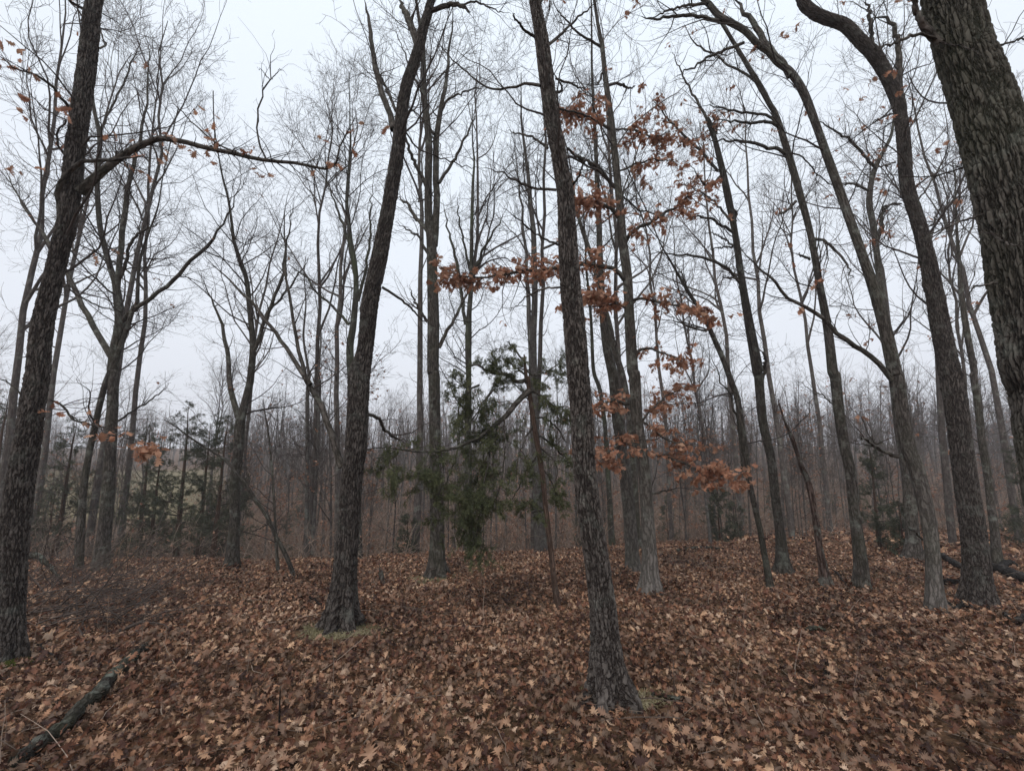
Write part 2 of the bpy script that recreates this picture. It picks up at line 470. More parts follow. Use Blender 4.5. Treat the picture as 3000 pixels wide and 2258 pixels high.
def leaves(mb, pos, axis, nrm, size, tint, nst=12, curl=1.0, g=None):
    """pos (M,3) stem point, axis (M,3) tip direction, nrm (M,3) face normal"""
    g = g or rng
    M = len(pos)
    if M == 0: return
    X, Y, q = leaf_template(nst)
    n = len(X)
    asym = g.normal(1, .16, (M, n)); simple = g.uniform(size=(M, 1)) < .06
    sm = .30 * np.sin(np.pi * np.clip(Y, 0, 1)) ** .8 * np.sign(X)
    asym = np.where(simple, 1 + (asym - 1) * .4, asym)
    x = np.where(simple, sm[None], X[None]) * asym * g.uniform(0.75, 1.15, (M, 1)); y = (Y[None] - 0.0) * np.ones((M, 1))
    kx = g.normal(0, 2.0, (M, 1)) * curl + 1.4 * np.sign(g.normal(size=(M, 1))) * curl
    ky = g.normal(0, 2.0, (M, 1)) * curl
    kx = np.where(np.abs(kx) < .1, .1, kx); ky = np.where(np.abs(ky) < .1, .1, ky)
    x2 = np.sin(kx * x) / kx; z = (1 - np.cos(kx * x)) / kx
    yc = y - .5
    y2 = np.sin(ky * yc) / ky; z2 = (1 - np.cos(ky * yc)) / ky
    yy = y2 - z * np.sin(ky * yc); zz = z2 + z * np.cos(ky * yc)
    tw = g.normal(0, .9, (M, 1)) * yc * curl
    x3 = x2 * np.cos(tw) - zz * np.sin(tw) * 0.6; z3 = zz + x2 * np.sin(tw)
    z3 = z3 + g.normal(0, .02, (M, n)) * curl
    A = norm(axis); N_ = norm(nrm - (nrm * A).sum(1, keepdims=True) * A); B = np.cross(A, N_)
    s = np.asarray(size).reshape(-1, 1, 1)
    v = pos[:, None, :] + s * (B[:, None, :] * x3[..., None] + A[:, None, :] * (yy + .5)[..., None] + N_[:, None, :] * z3[..., None])
    f = (q[None] + (np.arange(M) * n)[:, None, None]).reshape(-1, 4)
    mb.add(v.reshape(-1, 3), f, tint=np.repeat(tint, n))

bald = []     # (x, y, r) spots where litter is thinner (tree feet)

def litter():
    g = np.random.default_rng(3)
    mb = MB()
    def ring(r0, r1, dens, nst, smin, smax, amax=1.02, lift=0.05):
        area = amax * (r1 * r1 - r0 * r0)
        m = int(area * dens)
        r = np.sqrt(g.uniform(r0 * r0, r1 * r1, m)); a = g.uniform(-amax, amax, m)
        x, y = r * np.sin(a), r * np.cos(a)
        keep = np.ones(m, bool)
        for bx, by, br in bald:
            d = np.hypot(x - bx, y - by)
            keep &= (d > br) | (g.uniform(size=m) < 0.05 + 0.5 * (d / br) ** 3)
        x, y = x[keep], y[keep]; m = len(x)
        z = H(x, y)
        clump = 0.5 + 0.5 * np.sin(x * 3.1 + 1.7 * np.sin(y * 2.3)) * np.sin(y * 3.7 + 1.3 * np.sin(x * 1.9))
        pos = np.stack([x, y, z + g.uniform(0.0, 1, m) ** 1.3 * lift * (0.5 + 1.2 * clump)], -1)
        az = g.uniform(0, 2 * np.pi, m)
        tl = g.normal(.12, .55, m)
        ax = np.stack([np.cos(az), np.sin(az), np.clip(tl, -.35, .9)], -1)
        nr = np.stack([g.normal(0, 1.0, m), g.normal(0, 1.0, m), np.where(g.uniform(size=m) < .5, 1, -1)], -1)
        t = np.clip(g.beta(1.15, 1.35, m) + 0.10 * np.sin(x * 1.1) * np.sin(y * 1.3), 0, .93)
        t = np.where(g.uniform(size=m) < .015, 1.0, t)
        sz = g.uniform(smin, smax, m) * np.where(g.uniform(size=m) < .25, g.uniform(.3, .7, m), 1.0) * np.where(g.uniform(size=m) < .05, 1.35, 1.0)
        t = np.clip(t - .04 + .20 * np.sin(x * 2.3 + 1.9 * np.sin(y * 1.7)) * np.sin(y * 2.9), 0, .95)
        leaves(mb, pos, ax, nr, sz, t, nst, 1.0, g)
    ring(0.8, 6.2, 1050, 12, .040, .092, lift=.10)
    ring(6.2, 10.5, 720, 7, .046, .098, lift=.09)
    ring(10.5, 17, 480, 4, .06, .105, lift=.07)
    ring(17, 45, 60, 4, .12, .20, amax=1.0)
    o = mb.build('leaf_litter', M_LITTER)
    tag(o, 'deep litter of curled brown oak leaves across the forest floor', 'leaves', kind='stuff')

# ------------------------------------------------------------------ trace parsing
def px(tagc, x, y):
    c = int(tagc[1])
    if tagc[0] == 'U': return 750 * c + x * .6787, y * .6787, .6787
    return 750 * c + x * .6957, 1100 + y * .6957, .6957

def trace(s):
    """'L1 355 1080 130; 360 950 110; U1 ...' -> arrays u, v, width in photograph pixels"""
    out = []; tg = 'U0'
    for part in s.split(';'):
        tk = part.split()
        if not tk: continue
        if tk[0][0] in 'UL': tg = tk[0]; tk = tk[1:]
        x, y = float(tk[0]), float(tk[1]); w = float(tk[2]) if len(tk) > 2 else np.nan
        u, v, k = px(tg, x, y)
        out.append((u, v, w * k))
    a = np.array(out)
    w = a[:, 2]; ok = ~np.isnan(w); idx = np.arange(len(w))
    a[:, 2] = np.interp(idx, idx[ok], w[ok])
    return a

def extend(P, R, length, rend):
    d = norm(P[-1] - P[-3] if len(P) > 3 else P[-1] - P[-2])
    n = 3
    pts = [P]; rr = [R]; p = P[-1]
    for i in range(n):
        d = norm(d + np.array([0, 0, .12]) + rng.normal(size=3) * .06)
        p = p + d * length / n
        pts.append(p[None]); rr.append(np.array([R[-1] + (rend - R[-1]) * (i + 1) / n]))
    return np.vstack(pts), np.concatenate(rr)

def trunk_mesh(mb, P, R, k, step, flare=0.55, lobes=5, lump=.05, seed=0):
    g = np.random.default_rng(seed)
    L = np.linalg.norm(np.diff(P, axis=0), axis=1).sum()
    n = max(6, int(L / step))
    P, R = resample(P, R, n)
    T = norm(np.gradient(P, axis=0))
    ref = np.array([1.0, .05, 0.0])
    V = norm(np.cross(T, ref)); U = np.cross(V, T)
    th = np.arange(k) / k * 2 * np.pi
    s = np.concatenate([[0], np.cumsum(np.linalg.norm(np.diff(P, axis=0), axis=1))])
    ph = g.uniform(0, 6.28, 6)
    base = np.exp(-np.clip(s - 0.27, 0, None) / 0.20)[:, None]
    flare = flare * 1.15
    mod = 1 + flare * base * (.45 + .55 * np.sin(lobes * th + ph[0] + .6 * np.sin(2 * th + ph[1])))[None, :]
    mod = mod * (1 + lump * np.sin(2 * th[None, :] + s[:, None] * 1.3 + ph[2]) * .6 + lump * .7 * np.sin(3 * th[None, :] - s[:, None] * 2.9 + ph[3]))
    for _ in range(int(L * 0.8)):
        s0, t0 = g.uniform(.8, L), g.uniform(0, 6.28)
        dt = (th[None, :] - t0 + np.pi) % (2 * np.pi) - np.pi
        mod = mod + g.uniform(.06, .2) * np.exp(-((s[:, None] - s0) / .05) ** 2 - (dt / .45) ** 2)
    rr = R[:, None] * mod
    ring = U[:, None, :] * np.cos(th)[None, :, None] + V[:, None, :] * np.sin(th)[None, :, None]
    v = P[:, None, :] + ring * rr[..., None]
    Rm = float(R[: max(2, n // 2)].mean())
    off = g.uniform(0, 50)
    bk = np.stack([np.broadcast_to(Rm * np.cos(th) + off, (n, k)), np.broadcast_to(Rm * np.sin(th), (n, k)), np.broadcast_to(s[:, None] + off, (n, k))], -1)
    i = np.arange(n - 1)[:, None]; j = np.arange(k)[None, :]; jn = (j + 1) % k
    q = np.stack([i * k + j, i * k + jn, (i + 1) * k + jn, (i + 1) * k + j], -1).reshape(-1, 4)
    mb.add(v.reshape(-1, 3), q, None, bk.reshape(-1, 3), np.repeat(np.clip(s / max(L, 3), 0, 1), k))
    return P, R

def hang_leaves(mb, P, R, dens, size, g, tmin=.2, nst=12, bunch=4, tint=(2, 2)):
    seg = np.linalg.norm(np.diff(P, axis=1), axis=2).sum(1)
    cnt = g.poisson(seg * dens); idx = np.repeat(np.arange(len(P)), cnt)
    if len(idx) == 0: return
    t = g.uniform(tmin, 1, len(idx)) * (P.shape[1] - 1); i0 = np.minimum(t.astype(int), P.shape[1] - 2)
    p = P[idx, i0] + (P[idx, i0 + 1] - P[idx, i0]) * (t - i0)[:, None]
    p = np.repeat(p, bunch, 0) + g.normal(0, .02, (len(p) * bunch, 3))
    m = len(p)
    ax = np.stack([g.normal(0, .55, m), g.normal(0, .55, m), g.uniform(-1.0, .15, m)], -1)
    nr = g.normal(size=(m, 3))
    leaves(mb, p, ax, nr, g.uniform(*size, m), np.clip(g.beta(*tint, m), 0, 1), nst, .8, g)

def tree(name, label, base, trunk, limbs=(), bark=M_OAK2, twig=M_TWIG, Y=None, k=14, step=.12, ext=5.0, auto=(0.5, 1.2, 2.6), auto_t=.35, d2=3.2, d3=4.5, d4=5.0,
         leaf=None, leaf_limbs=None, flare=.45, seed=1, group='bare oaks on the rise', cat='tree', rmin=.0022, lean=0.0, l2=(.45, 1.1), l3=(.18, .5), up=.07, lump=.05, leafmat=None, maxz=None, fill=None):
    global rng
    rng = np.random.default_rng(seed)
    g = rng
    a = trace(trunk)
    keep = [0]
    for i_ in range(1, len(a)):
        if a[i_, 1] < a[keep[-1], 1] - 8 or abs(a[i_, 0] - a[keep[-1], 0]) > 40: keep.append(i_)
    a = a[keep]
    if Y is None: bx, Y = gnd(a[0, 0], a[0, 1])
    yy = Y + lean * np.linspace(0, 1, len(a))
    P, mpp = at(a[:, 0], a[:, 1], yy)
    R = a[:, 2] * mpp / 2
    loc = (float(P[0, 0]), float(Y), float(H(P[0, 0], Y)))
    P = np.vstack([[P[0, 0], P[0, 1], min(P[0, 2], loc[2]) - .2], P]); R = np.concatenate([[R[0]], R])
    if ext: P, R = extend(P, R, ext, max(.012, R[-1] * .35))
    root = empty(name, loc, label, cat, group)
    mb = MB()
    TP, TR = trunk_mesh(mb, P, R, k, step, flare, seed=seed, lump=lump)
    mb.build('trunk', bark, root, loc)
    LP, LR = [], []
    for li in limbs:
        s, dy, o = li[0], (li[1] if len(li) > 1 else 0), (li[2] if len(li) > 2 else {})
        b = trace(s)
        # depth where the limb starts: depth of the trunk at that height, following its lean
        y0 = float(np.interp(at(b[:1, 0], b[:1, 1], Y)[0][0, 2], TP[:, 2], TP[:, 1]))
        y2 = y0 + dy * np.linspace(0, 1, len(b)) ** 1.2
        Q, mp = at(b[:, 0], b[:, 1], y2)
        q, r = resample(Q, b[:, 2] * mp / 2, 22)
        q[2:-1] += g.normal(0, .0016 * Y, (19, 3)) * np.linspace(.5, 1.5, 19)[:, None]
        r = r * (1 - .85 * np.linspace(0, 1, 22) ** 5)
        LP.append(q); LR.append(np.maximum(r, rmin))
        m2 = MB(); tubes(m2, q[None], LR[-1][None], 16 if r[0] > .03 else (9 if r[0] > .02 else 6), tint=.6)
        m2.build('limb', M_OAKL if bark in (M_OAK, M_OAKR) else bark, root, loc)
    LP = np.array(LP) if LP else np.zeros((0, 22, 3)); LR = np.array(LR) if len(LR) else np.zeros((0, 22))
    cr = MB()
    tp, tr = resample(TP, TR, 22)
    A, AR = grow(tp[None], tr[None], auto[0] * 2.2, (auto[1] * .7, auto[2] * 1.15), 58, up, 12, .17, rmin, rk=.4, tmin=auto_t * .8, taper=.35, slim=.0075)
    tubes(cr, A, AR, 5)
    L1 = [(LP, LR), (A, AR)]
    L2 = [grow(p, r, d2 * 1.5, (l2[0], l2[1] * 1.2), 48, up, 7, .22, rmin, tmin=.12, taper=.4) for p, r in L1]
    P2 = np.concatenate([x[0] for x in L2]); R2 = np.concatenate([x[1] for x in L2])
    tubes(cr, P2, R2, 4)
    P3, R3 = grow(P2, R2, d3 * 1.25, l3, 44, up * .8, 5, .24, rmin * .85, tmin=.1, taper=.35)
    tubes(cr, P3, R3, 3)
    P4, R4 = grow(P3, R3, d4 * 1.1, (.08, .28), 40, up * .5, 4, .15, rmin * .75, tmin=.1, taper=.2)
    tubes(cr, P4, R4, 3)
    if leaf_limbs:
        ids, dens, size, bunch = leaf_limbs
        Q2, S2 = grow(LP[ids], LR[ids], 19.0, (.25, .75), 60, .0, 6, .16, rmin, tmin=.1, taper=.2)
        Q2[..., 2] = Q2[:, :1, 2] + .55 * (Q2[..., 2] - Q2[:, :1, 2])
        tubes(cr, Q2, S2, 3)
    cr.build('crown', twig, root, loc)
    if leaf or leaf_limbs:
        lm = MB()
        if leaf:
            hang_leaves(lm, P2, R2, leaf[0], leaf[1], g, bunch=leaf[2])
            hang_leaves(lm, P3, R3, leaf[0] * .8, leaf[1], g, bunch=leaf[2])
        if leaf_limbs: hang_leaves(lm, Q2, S2, dens, size, g, bunch=bunch, tmin=.1)
        lm.build('leaves', leafmat or M_HANG, root, loc)
    return root

# ------------------------------------------------------------------ the traced trees
G1 = 'oak trees standing on the leaf covered rise'
T = {}
T['left'] = tree('oak_tree', 'big oak at the left edge with mossy foot and long crooked limb', None,
    'L0 40 1195 150; 45 1100 130; 48 1000 118; 55 850 122; 65 650 128; 90 430 124; 118 250 118; 140 100 112; 160 0 108; U0 172 1665 120; 185 1400 105; 230 1200 90; 262 1060 90; 290 950 88; 310 800 92; 325 650 88; 345 500 85; 372 300 84; 390 150 80; 408 0 74',
    limbs=[('U0 345 830 60; 430 750 44; 540 662 36; 620 620 32; 690 595 28; 780 610 26; 900 640 24; 1000 658 22; 1100 685 20; U1 120 705 18; 220 715 17; 325 740 16; 350 700 17; 357 640 16; 392 570 14; 420 520 12; 436 490 10', -.5),
           ('U0 262 1040 32; 255 900 32; 250 830 32; 290 755 30; 345 705 26; 400 692 22; 470 690 20; 560 678 17; 610 680 12; 700 690 5', -.5),
           ('U0 310 480 20; 270 430 18; 220 370 16; 150 320 13; 90 310 11; 20 260 9; -40 220 6', -.9),
           ('U0 300 700 16; 250 620 12; 255 560 11; 290 520 9; 240 500 8; 160 440 7; 60 380 5', -.6),
           ('U0 1030 660 9; U0 940 625 9; 850 550 8; 760 460 6; 700 430 3', .2),
           ('U1 45 690 10; 10 610 9; 8 560 8; 5 500 8; 20 430 7; 45 370 7; 60 345 6; 62 260 4; 75 200 3; 80 130 2', .1),
           ('U1 62 345 5; 110 300 3; 130 330 2', .1), ('U1 60 345 5; 30 310 3; 5 290 2', .1),
           ('L0 205 100 14; 260 125 12; 320 190 11; 390 205 9; 440 222 8; 500 250 7; 560 265 6; 610 290 4', -.6),
           ('U0 430 210 12; 460 190 9; 440 160 8; 420 0 6', .3),
           ('U0 300 1250 10; 380 1300 9; 450 1330 8; 560 1350 6; 660 1385 4', .5),
           ('U0 360 40 16; 300 0 14; 240 -60 10', -.4),
           ('L0 100 90 12; 60 50 9; 0 10 7; -60 -20 5', .2)],
    bark=M_OAK, k=110, step=.014, ext=4, auto=(1.1, .8, 2.2), auto_t=.42, d2=2.4, d3=3.6, d4=3.6, leaf=(.22, (.09, .13), 2), leaf_limbs=([0, 2, 3, 8], .9, (.08, .12), 2), flare=.35, seed=11, group=G1, rmin=.0016, l2=(.25, .7), l3=(.12, .35))

T['leftmain'] = tree('oak_tree', 'dark furrowed oak left of centre, a limb forking low on its left', None,
    'L1 355 1075 118; 360 1000 112; 370 900 108; 378 800 98; 392 600 88; 402 430 88; 420 300 88; 432 100 88; 436 0 92; U1 450 1665 78; 472 1500 68; 492 1300 74; 535 1100 70; 572 900 58; 604 700 54; 618 600 52; 628 500 48; 648 380 46; 680 280 44; 700 215 44; 722 120 40; 745 50 34; 758 0 32',
    limbs=[('L1 362 385 34; 340 330 30; 310 220 28; 285 160 28; 265 110 27; 230 50 24; 200 0 22; U1 215 1640 20; 170 1450 16; 150 1300 14; 128 1170 12; 122 1000 10; 130 880 7; 150 800 4', .3),
           ('U1 235 1660 24; 200 1610 22; 150 1530 20; 100 1460 18; 40 1380 16; 0 1325 15; U0 1040 1255 14; 990 1210 12; 940 1160 10; 880 1100 8', .5),
           ('U1 592 560 28; 575 480 26; 545 400 26; 520 310 24; 510 250 22; 495 150 20; 485 80 20; 468 0 18', .5),
           ('U1 604 480 14; 575 410 12; 545 340 10; 500 270 8', .6),
           ('U1 700 200 32; 680 140 30; 660 90 30; 640 40 28; 618 0 27', .3),
           ('U1 752 50 20; 790 35 20; 820 22 20; 870 22 18; 905 35 15; 925 60 8', -.4),
           ('U1 870 25 10; 950 10 8; 1020 40 6; 1100 60 4', -.5),
           ('L1 465 160 16; 520 185 15; 545 230 14; 590 265 12; 640 270 8', .9),
           ('U1 545 1240 12; 620 1290 11; 680 1340 10; 735 1400 8', .8),
           ('U1 640 560 8; 700 640 7; 850 700 6; 1000 740 4', .4)],
    bark=M_OAK, k=100, step=.016, ext=5, auto=(.9, 1.0, 2.6), auto_t=.40, d2=2.8, d3=3.6, d4=4, flare=.85, seed=21, group=G1)

T['centre'] = tree('oak_tree', 'nearest oak right of centre, furrowed trunk leaning left from spreading roots', None,
    'L2 420 1385 150; 408 1300 138; 400 1200 128; 385 1000 112; 362 800 104; 330 600 96; 305 400 90; 295 200 90; 278 0 86; U2 285 1600 90; 270 1400 88; 250 1200 82; 238 1000 76; 230 850 70; 208 700 64; 172 500 62; 145 300 60; 125 150 54; 98 0 46',
    limbs=[('U2 150 200 14; 200 160 12; 250 110 10; 330 40 8; 370 0 6', .5), ('U2 122 370 14; 60 362 12; 0 378 10; U1 1050 385 9; 980 370 8; 920 320 7; 830 240 6; 740 110 4', .5),
           ('U2 190 820 12; 100 812 11; 0 775 9; U1 1060 740 7; 960 720 5', -.3), ('U2 240 640 12; 300 690 11; 340 700 9; 420 760 6', .7),
           ('U2 155 640 12; 100 600 10; 30 580 8; U1 1080 560 5', .3), ('U2 205 1060 10; 120 1020 8; 30 950 6; U1 1050 880 4', -.3),
           ('U2 100 160 14; 50 130 12; 20 90 10; 0 60 8', -.3), ('U2 190 340 10; 270 370 9; 330 400 6', .6), ('U2 190 400 14; 215 390 10; 205 350 7; 160 300 4', -.2),
           ('U2 260 800 12; 290 760 10; 300 700 8; 290 640 5', -.3), ('U2 210 1240 9; 120 1250 8; 40 1300 6; 0 1340 4', .4), ('U2 205 470 9; 320 500 8; 400 550 5', .8)],
    bark=M_OAK, k=120, step=.012, ext=4.5, auto=(1.6, .7, 1.9), auto_t=.5, d2=3.4, d3=3.8, d4=4, flare=.75, seed=31, group=G1, rmin=.0016, l2=(.25, .8), l3=(.12, .4), up=.02)

T['fork5'] = tree('oak_tree', 'straight twin stemmed grey oak left of the cedar, grass at its foot', None,
    'L1 765 850 80; 763 780 66; 762 650 58; 757 400 52; 752 200 48; 750 0 48; U1 765 1600 50; 765 1400 50; 762 1200 46; 757 1050 44; 745 940 36; 744 800 32; 746 650 30; 740 540 28; 728 430 26; 722 300 22; 718 180 18; 700 60 14; 690 0 12',
    limbs=[('U1 768 1060 34; 778 950 30; 778 850 28; 775 700 26; 780 580 25; 798 480 22; 815 400 18; 825 300 16; 840 180 13; 850 50 10; 855 0 8', .3),
           ('U1 738 810 18; 715 760 17; 690 710 16; 665 650 14; 640 590 12; 600 540 8', -.6), ('U1 742 1000 20; 720 970 18; 690 940 16; 660 890 14; 640 865 13; 600 850 8', .5),
           ('U1 790 790 14; 830 730 13; 870 660 12; 900 600 10; 940 510 7; 965 430 4', .4), ('U1 740 1090 14; 715 1050 12; 700 1020 10; 600 960 6', .6),
           ('U1 790 1500 18; 830 1420 15; 850 1390 14; 890 1310 12; 920 1230 8; 950 1150 5', .5), ('U1 740 1390 14; 710 1340 12; 680 1290 9; 660 1230 6', -.4),
           ('U1 770 580 14; 745 540 12; 720 400 12; 690 340 10; 650 250 8; 600 130 6', .5), ('U1 800 480 12; 830 430 10; 900 400 8; 1000 370 6', -.5)],
    bark=M_OAK2, k=40, step=.03, ext=4, auto=(.9, 1.0, 2.6), auto_t=.42, d2=3.0, d3=4.0, d4=4, flare=.5, seed=41, group=G1)

T['leafy'] = tree('oak_tree', 'pale footed oak right of the nearest trunk carrying layered orange brown leaves', None,
    'L2 586 918 88; 584 860 76; 580 750 62; 570 600 56; 560 450 54; 545 300 52; 528 200 50; 515 0 50; U2 520 1600 50; 512 1450 46; 504 1300 40; 498 1200 40; 485 1100 40; 475 1020 40; 468 900 35; 452 750 32; 428 520 28; 405 350 22; 388 200 18; 370 100 14; 355 0 13',
    limbs=[('U2 492 1215 24; 460 1175 20; 430 1155 18; 380 1148 17; 290 1140 16; 200 1158 15; 100 1166 14; 0 1178 13; U1 1050 1188 12; 920 1196 10; 850 1188 8; 780 1178 5', -1.2),
           ('U2 488 1050 18; 505 1020 17; 530 990 16; 600 960 15; 660 920 14; 700 898 13; 760 852 10; 820 822 6', -.5),
           ('U2 458 940 16; 430 905 15; 390 885 14; 330 862 12; 270 850 9', -.8), ('U2 445 810 18; 400 760 16; 370 735 15; 320 700 13; 270 660 10', -.8),
           ('U2 500 1300 14; 560 1290 13; 640 1310 12; 700 1318 11; 780 1335 9; 860 1352 5', -.8), ('U2 490 1330 12; 430 1290 11; 370 1270 9; 320 1290 6', -1.0),
           ('U2 520 1540 12; 570 1505 11; 640 1520 10; 700 1540 8; 745 1560 5', -.6), ('L2 545 190 12; 600 230 10; 660 275 9; 730 290 7; 790 295 4', -.6),
           ('L2 570 330 14; 640 340 12; 720 370 11; 800 400 10; 880 425 8; 950 440 5', -.8), ('L2 520 230 12; 450 290 10; 400 330 8; 360 380 5', -1.0), ('L2 490 120 16; 450 110 14; 420 105 12; 380 125 9; 340 140 5', -.6),
           ('L2 548 190 10; 600 130 9; 640 95 7; 700 60 5; 780 30 3', .3), ('U2 410 370 13; 450 360 12; 480 370 12; 510 380 10; 535 370 8', .3), ('U2 395 300 10; 375 355 8; 340 360 5', -.4),
           ('U2 425 560 14; 380 530 12; 300 500 10; 200 470 7', -.7), ('U2 440 560 9; 520 560 8; 600 590 7; 700 570 5', -.5), ('U2 460 740 9; 560 700 8; 640 690 6; 740 700 4', -.5),
           ('U2 460 830 9; 540 900 8; 600 920 7; 660 950 5', .6), ('L2 545 500 12; 600 495 10; 660 480 8; 695 470 5', .5), ('U2 380 200 12; 330 170 10; 270 130 9; 200 40 7; 180 0 6', -.5)],
    bark=M_OAKP, k=44, step=.028, ext=4, auto=(.8, .8, 2.2), auto_t=.45, d2=2.6, d3=4, d4=4, flare=.4, seed=51, group=G1,
    leaf_limbs=([0, 1, 4, 5, 6, 7, 8, 9, 10, 11, 14, 15, 16, 2], 12.5, (.10, .15), 2), leaf=(.3, (.09, .13), 3))

T['right14'] = tree('oak_tree', 'slim dark oak right of centre, broken off high up, dead leaves at its tip', None,
    'L3 68 838 76; 62 780 60; 50 650 44; 30 500 40; 12 350 38; L2 1058 200 38; 1038 0 40; U2 1060 1600 50; 1025 1400 42; 990 1200 32; 962 1000 27; 932 850 32; 900 700 27; 875 600 22; 850 530 24; 842 510 18',
    limbs=[('U2 1078 1640 20; 1092 1580 16; 1092 1540 13; 1085 1500 9', -.3), ('U2 978 1215 14; 930 1160 14; 860 1125 13; 790 1105 12; 730 1100 10; 650 1090 7; 560 1085 5', -.7),
           ('U2 950 1000 14; 900 970 13; 850 942 12; 790 940 9; 745 948 5', -.6), ('U2 955 1060 9; 910 1030 8; 870 1010 6; 825 1005 4', -.5), ('U2 955 1065 9; 900 1070 7; 840 1072 4', .5),
           ('U2 945 900 16; 965 920 15; 958 960 12', .1), ('U2 890 740 14; 820 660 12; 750 590 11; 680 520 9; 620 450 7; 590 410 4', -.5), ('U2 870 590 12; 885 570 10; 870 520 9; 880 480 6', .2),
           ('U2 900 760 12; 860 800 10; 820 790 8; 760 700 6', -.6), ('U2 940 950 12; 890 890 10; 820 830 8; 720 780 6', .5), ('U2 975 1200 10; 940 1200 8; 910 1195 5', -.4), ('U2 845 520 14; 800 440 11; 740 330 8; 690 220 6', .5)],
    bark=M_OAK2, k=40, step=.03, ext=0, auto=(1.1, .7, 2.0), auto_t=.5, d2=3.4, d3=4, d4=4, flare=.55, seed=61, group=G1, leaf_limbs=([6, 7, 8, 9], 3.0, (.09, .13), 4))

T['right16'] = tree('oak_tree', 'burled oak on the right beside the peeling dead pole', None,
    'L3 395 900 78; 392 800 66; 382 700 60; 362 550 50; 345 400 48; 322 300 46; 300 150 46; 282 0 46; U3 278 1600 46; 255 1400 40; 218 1200 34; 180 1000 30; 128 800 32; 82 650 30; 35 500 26; 8 450 24; U2 1075 380 26; 1020 290 22; 960 190 18; 905 100 15; 860 40 12; 840 0 10',
    limbs=[('U3 75 665 18; 40 640 17; U2 1100 640 16; 1040 618 14; 960 608 12; 890 605 9; 820 590 6', -.4), ('U3 38 530 15; U2 1105 500 13; 1040 490 12; 960 480 11; 900 465 10; 820 455 8', .4), ('U3 42 545 16; U2 1105 525 15; 1050 530 14; 960 525 11; 880 520 9', -.4),
           ('U2 1062 360 14; 1040 345 12; 990 310 11; 930 280 10; 880 240 9; 800 200 8; 740 100 6', .5), ('U3 190 1030 16; 240 1040 15; 290 1080 13; 330 1120 12; 360 1180 9; 340 1220 5', -.5),
           ('U3 180 1120 12; 150 1105 10; 125 1092 7', -.4), ('U3 120 870 14; 90 900 12; 60 925 10; 35 928 7', -.4), ('U3 95 660 9; 150 680 8; 220 760 7; 280 800 6; 340 790 5', .4), ('L3 300 150 10; 240 90 8; 180 60 6; 120 20 4', .4)],
    bark=M_OAK2, k=44, step=.028, ext=4, auto=(1.0, .8, 2.2), auto_t=.4, d2=3.2, d3=4, d4=4, flare=.35, seed=71, lump=.08, group=G1, leaf=(.08, (.09, .13), 3))

T['right17'] = tree('oak_tree', 'sinuous oak on the right with a pale scaly swollen foot, forking left high up', None,
    'L3 712 1000 100; 705 940 88; 700 850 76; 695 750 72; 675 600 70; 625 400 70; 590 300 66; 555 100 66; 540 0 68; U3 545 1600 66; 500 1400 60; 460 1250 56; 408 1100 46; 335 900 42; 265 700 38; 212 550 34; 152 400 38; 95 310 34; 40 270 28; 0 225 26; U2 1060 190 30; 1000 130 30; 900 75 30; 850 20 27; 830 0 26',
    limbs=[('U3 95 330 32; 60 270 30; 0 205 30; U2 1090 180 30; 1050 110 28; 1000 50 26; 960 0 25', .2), ('U3 535 1640 28; 480 1572 27; 420 1520 26; 370 1490 25; 290 1430 22; 210 1350 20; 150 1320 18; 90 1290 17; 30 1220 16; 0 1195 15; U2 1050 1130 12; 1000 1090 10; 970 1030 8', -.2),
           ('U2 890 90 16; 800 70 15; 740 68 14; 660 75 13; 600 82 12; 555 70 8', -.4), ('U2 840 15 14; 760 25 12; 690 38 10; 620 70 8; 580 80 6', .3), ('U2 1000 185 14; 930 215 13; 850 245 12; 800 280 10; 740 310 8; 690 345 4', -.3),
           ('L3 545 340 22; 490 320 18; 440 290 15; 400 265 13; 370 255 8', -.4), ('L3 650 690 12; 610 650 10; 590 640 7', -.3)],
    bark=M_OAKP, k=48, step=.025, ext=4, auto=(1.0, .8, 2.4), auto_t=.45, d2=3.0, d3=4, d4=4, flare=.3, seed=81, lump=.08, group=G1, leaf=(.16, (.09, .13), 3))

T['right18'] = tree('oak_tree', 'stout dark oak on the right, its furrowed foot among black fallen branches', None,
    'L3 890 975 178; 885 920 150; 878 800 128; 862 650 120; 840 500 112; 825 380 104; 802 200 100; 772 0 106; U3 782 1600 98; 745 1400 88; 705 1200 80; 660 1000 68; 602 800 62; 588 650 60; 572 500 56; 556 420 62; 505 310 62; 450 230 62; 400 180 60; 330 110 56; 250 80 54; 190 50 54; 150 10 50; 130 -30 46',
    limbs=[('U3 570 410 34; 568 340 30; 566 250 28; 560 170 26; 545 120 25; 510 82 24; 470 72 20; 440 80 12', .2), ('U3 452 200 20; 445 130 20; 438 60 19; 425 0 18', .1), ('U3 575 880 10; 540 880 9; 500 905 8; 485 930 6', -.3),
           ('U3 550 700 9; 510 715 9; 470 720 8; 420 690 6', -.3), ('U3 640 870 10; 690 810 9; 740 720 8; 830 600 6', .4), ('U3 540 460 10; 500 500 8; 440 540 6', -.3), ('U3 690 980 10; 720 960 9; 725 900 7', .3), ('U3 495 260 14; 485 215 12; 510 180 9', .2)],
    bark=M_OAK, k=90, step=.018, ext=4, auto=(1.4, .8, 2.2), auto_t=.35, d2=3.2, d3=4, d4=4, flare=.35, seed=91, group=G1, leaf=(.12, (.09, .13), 3))

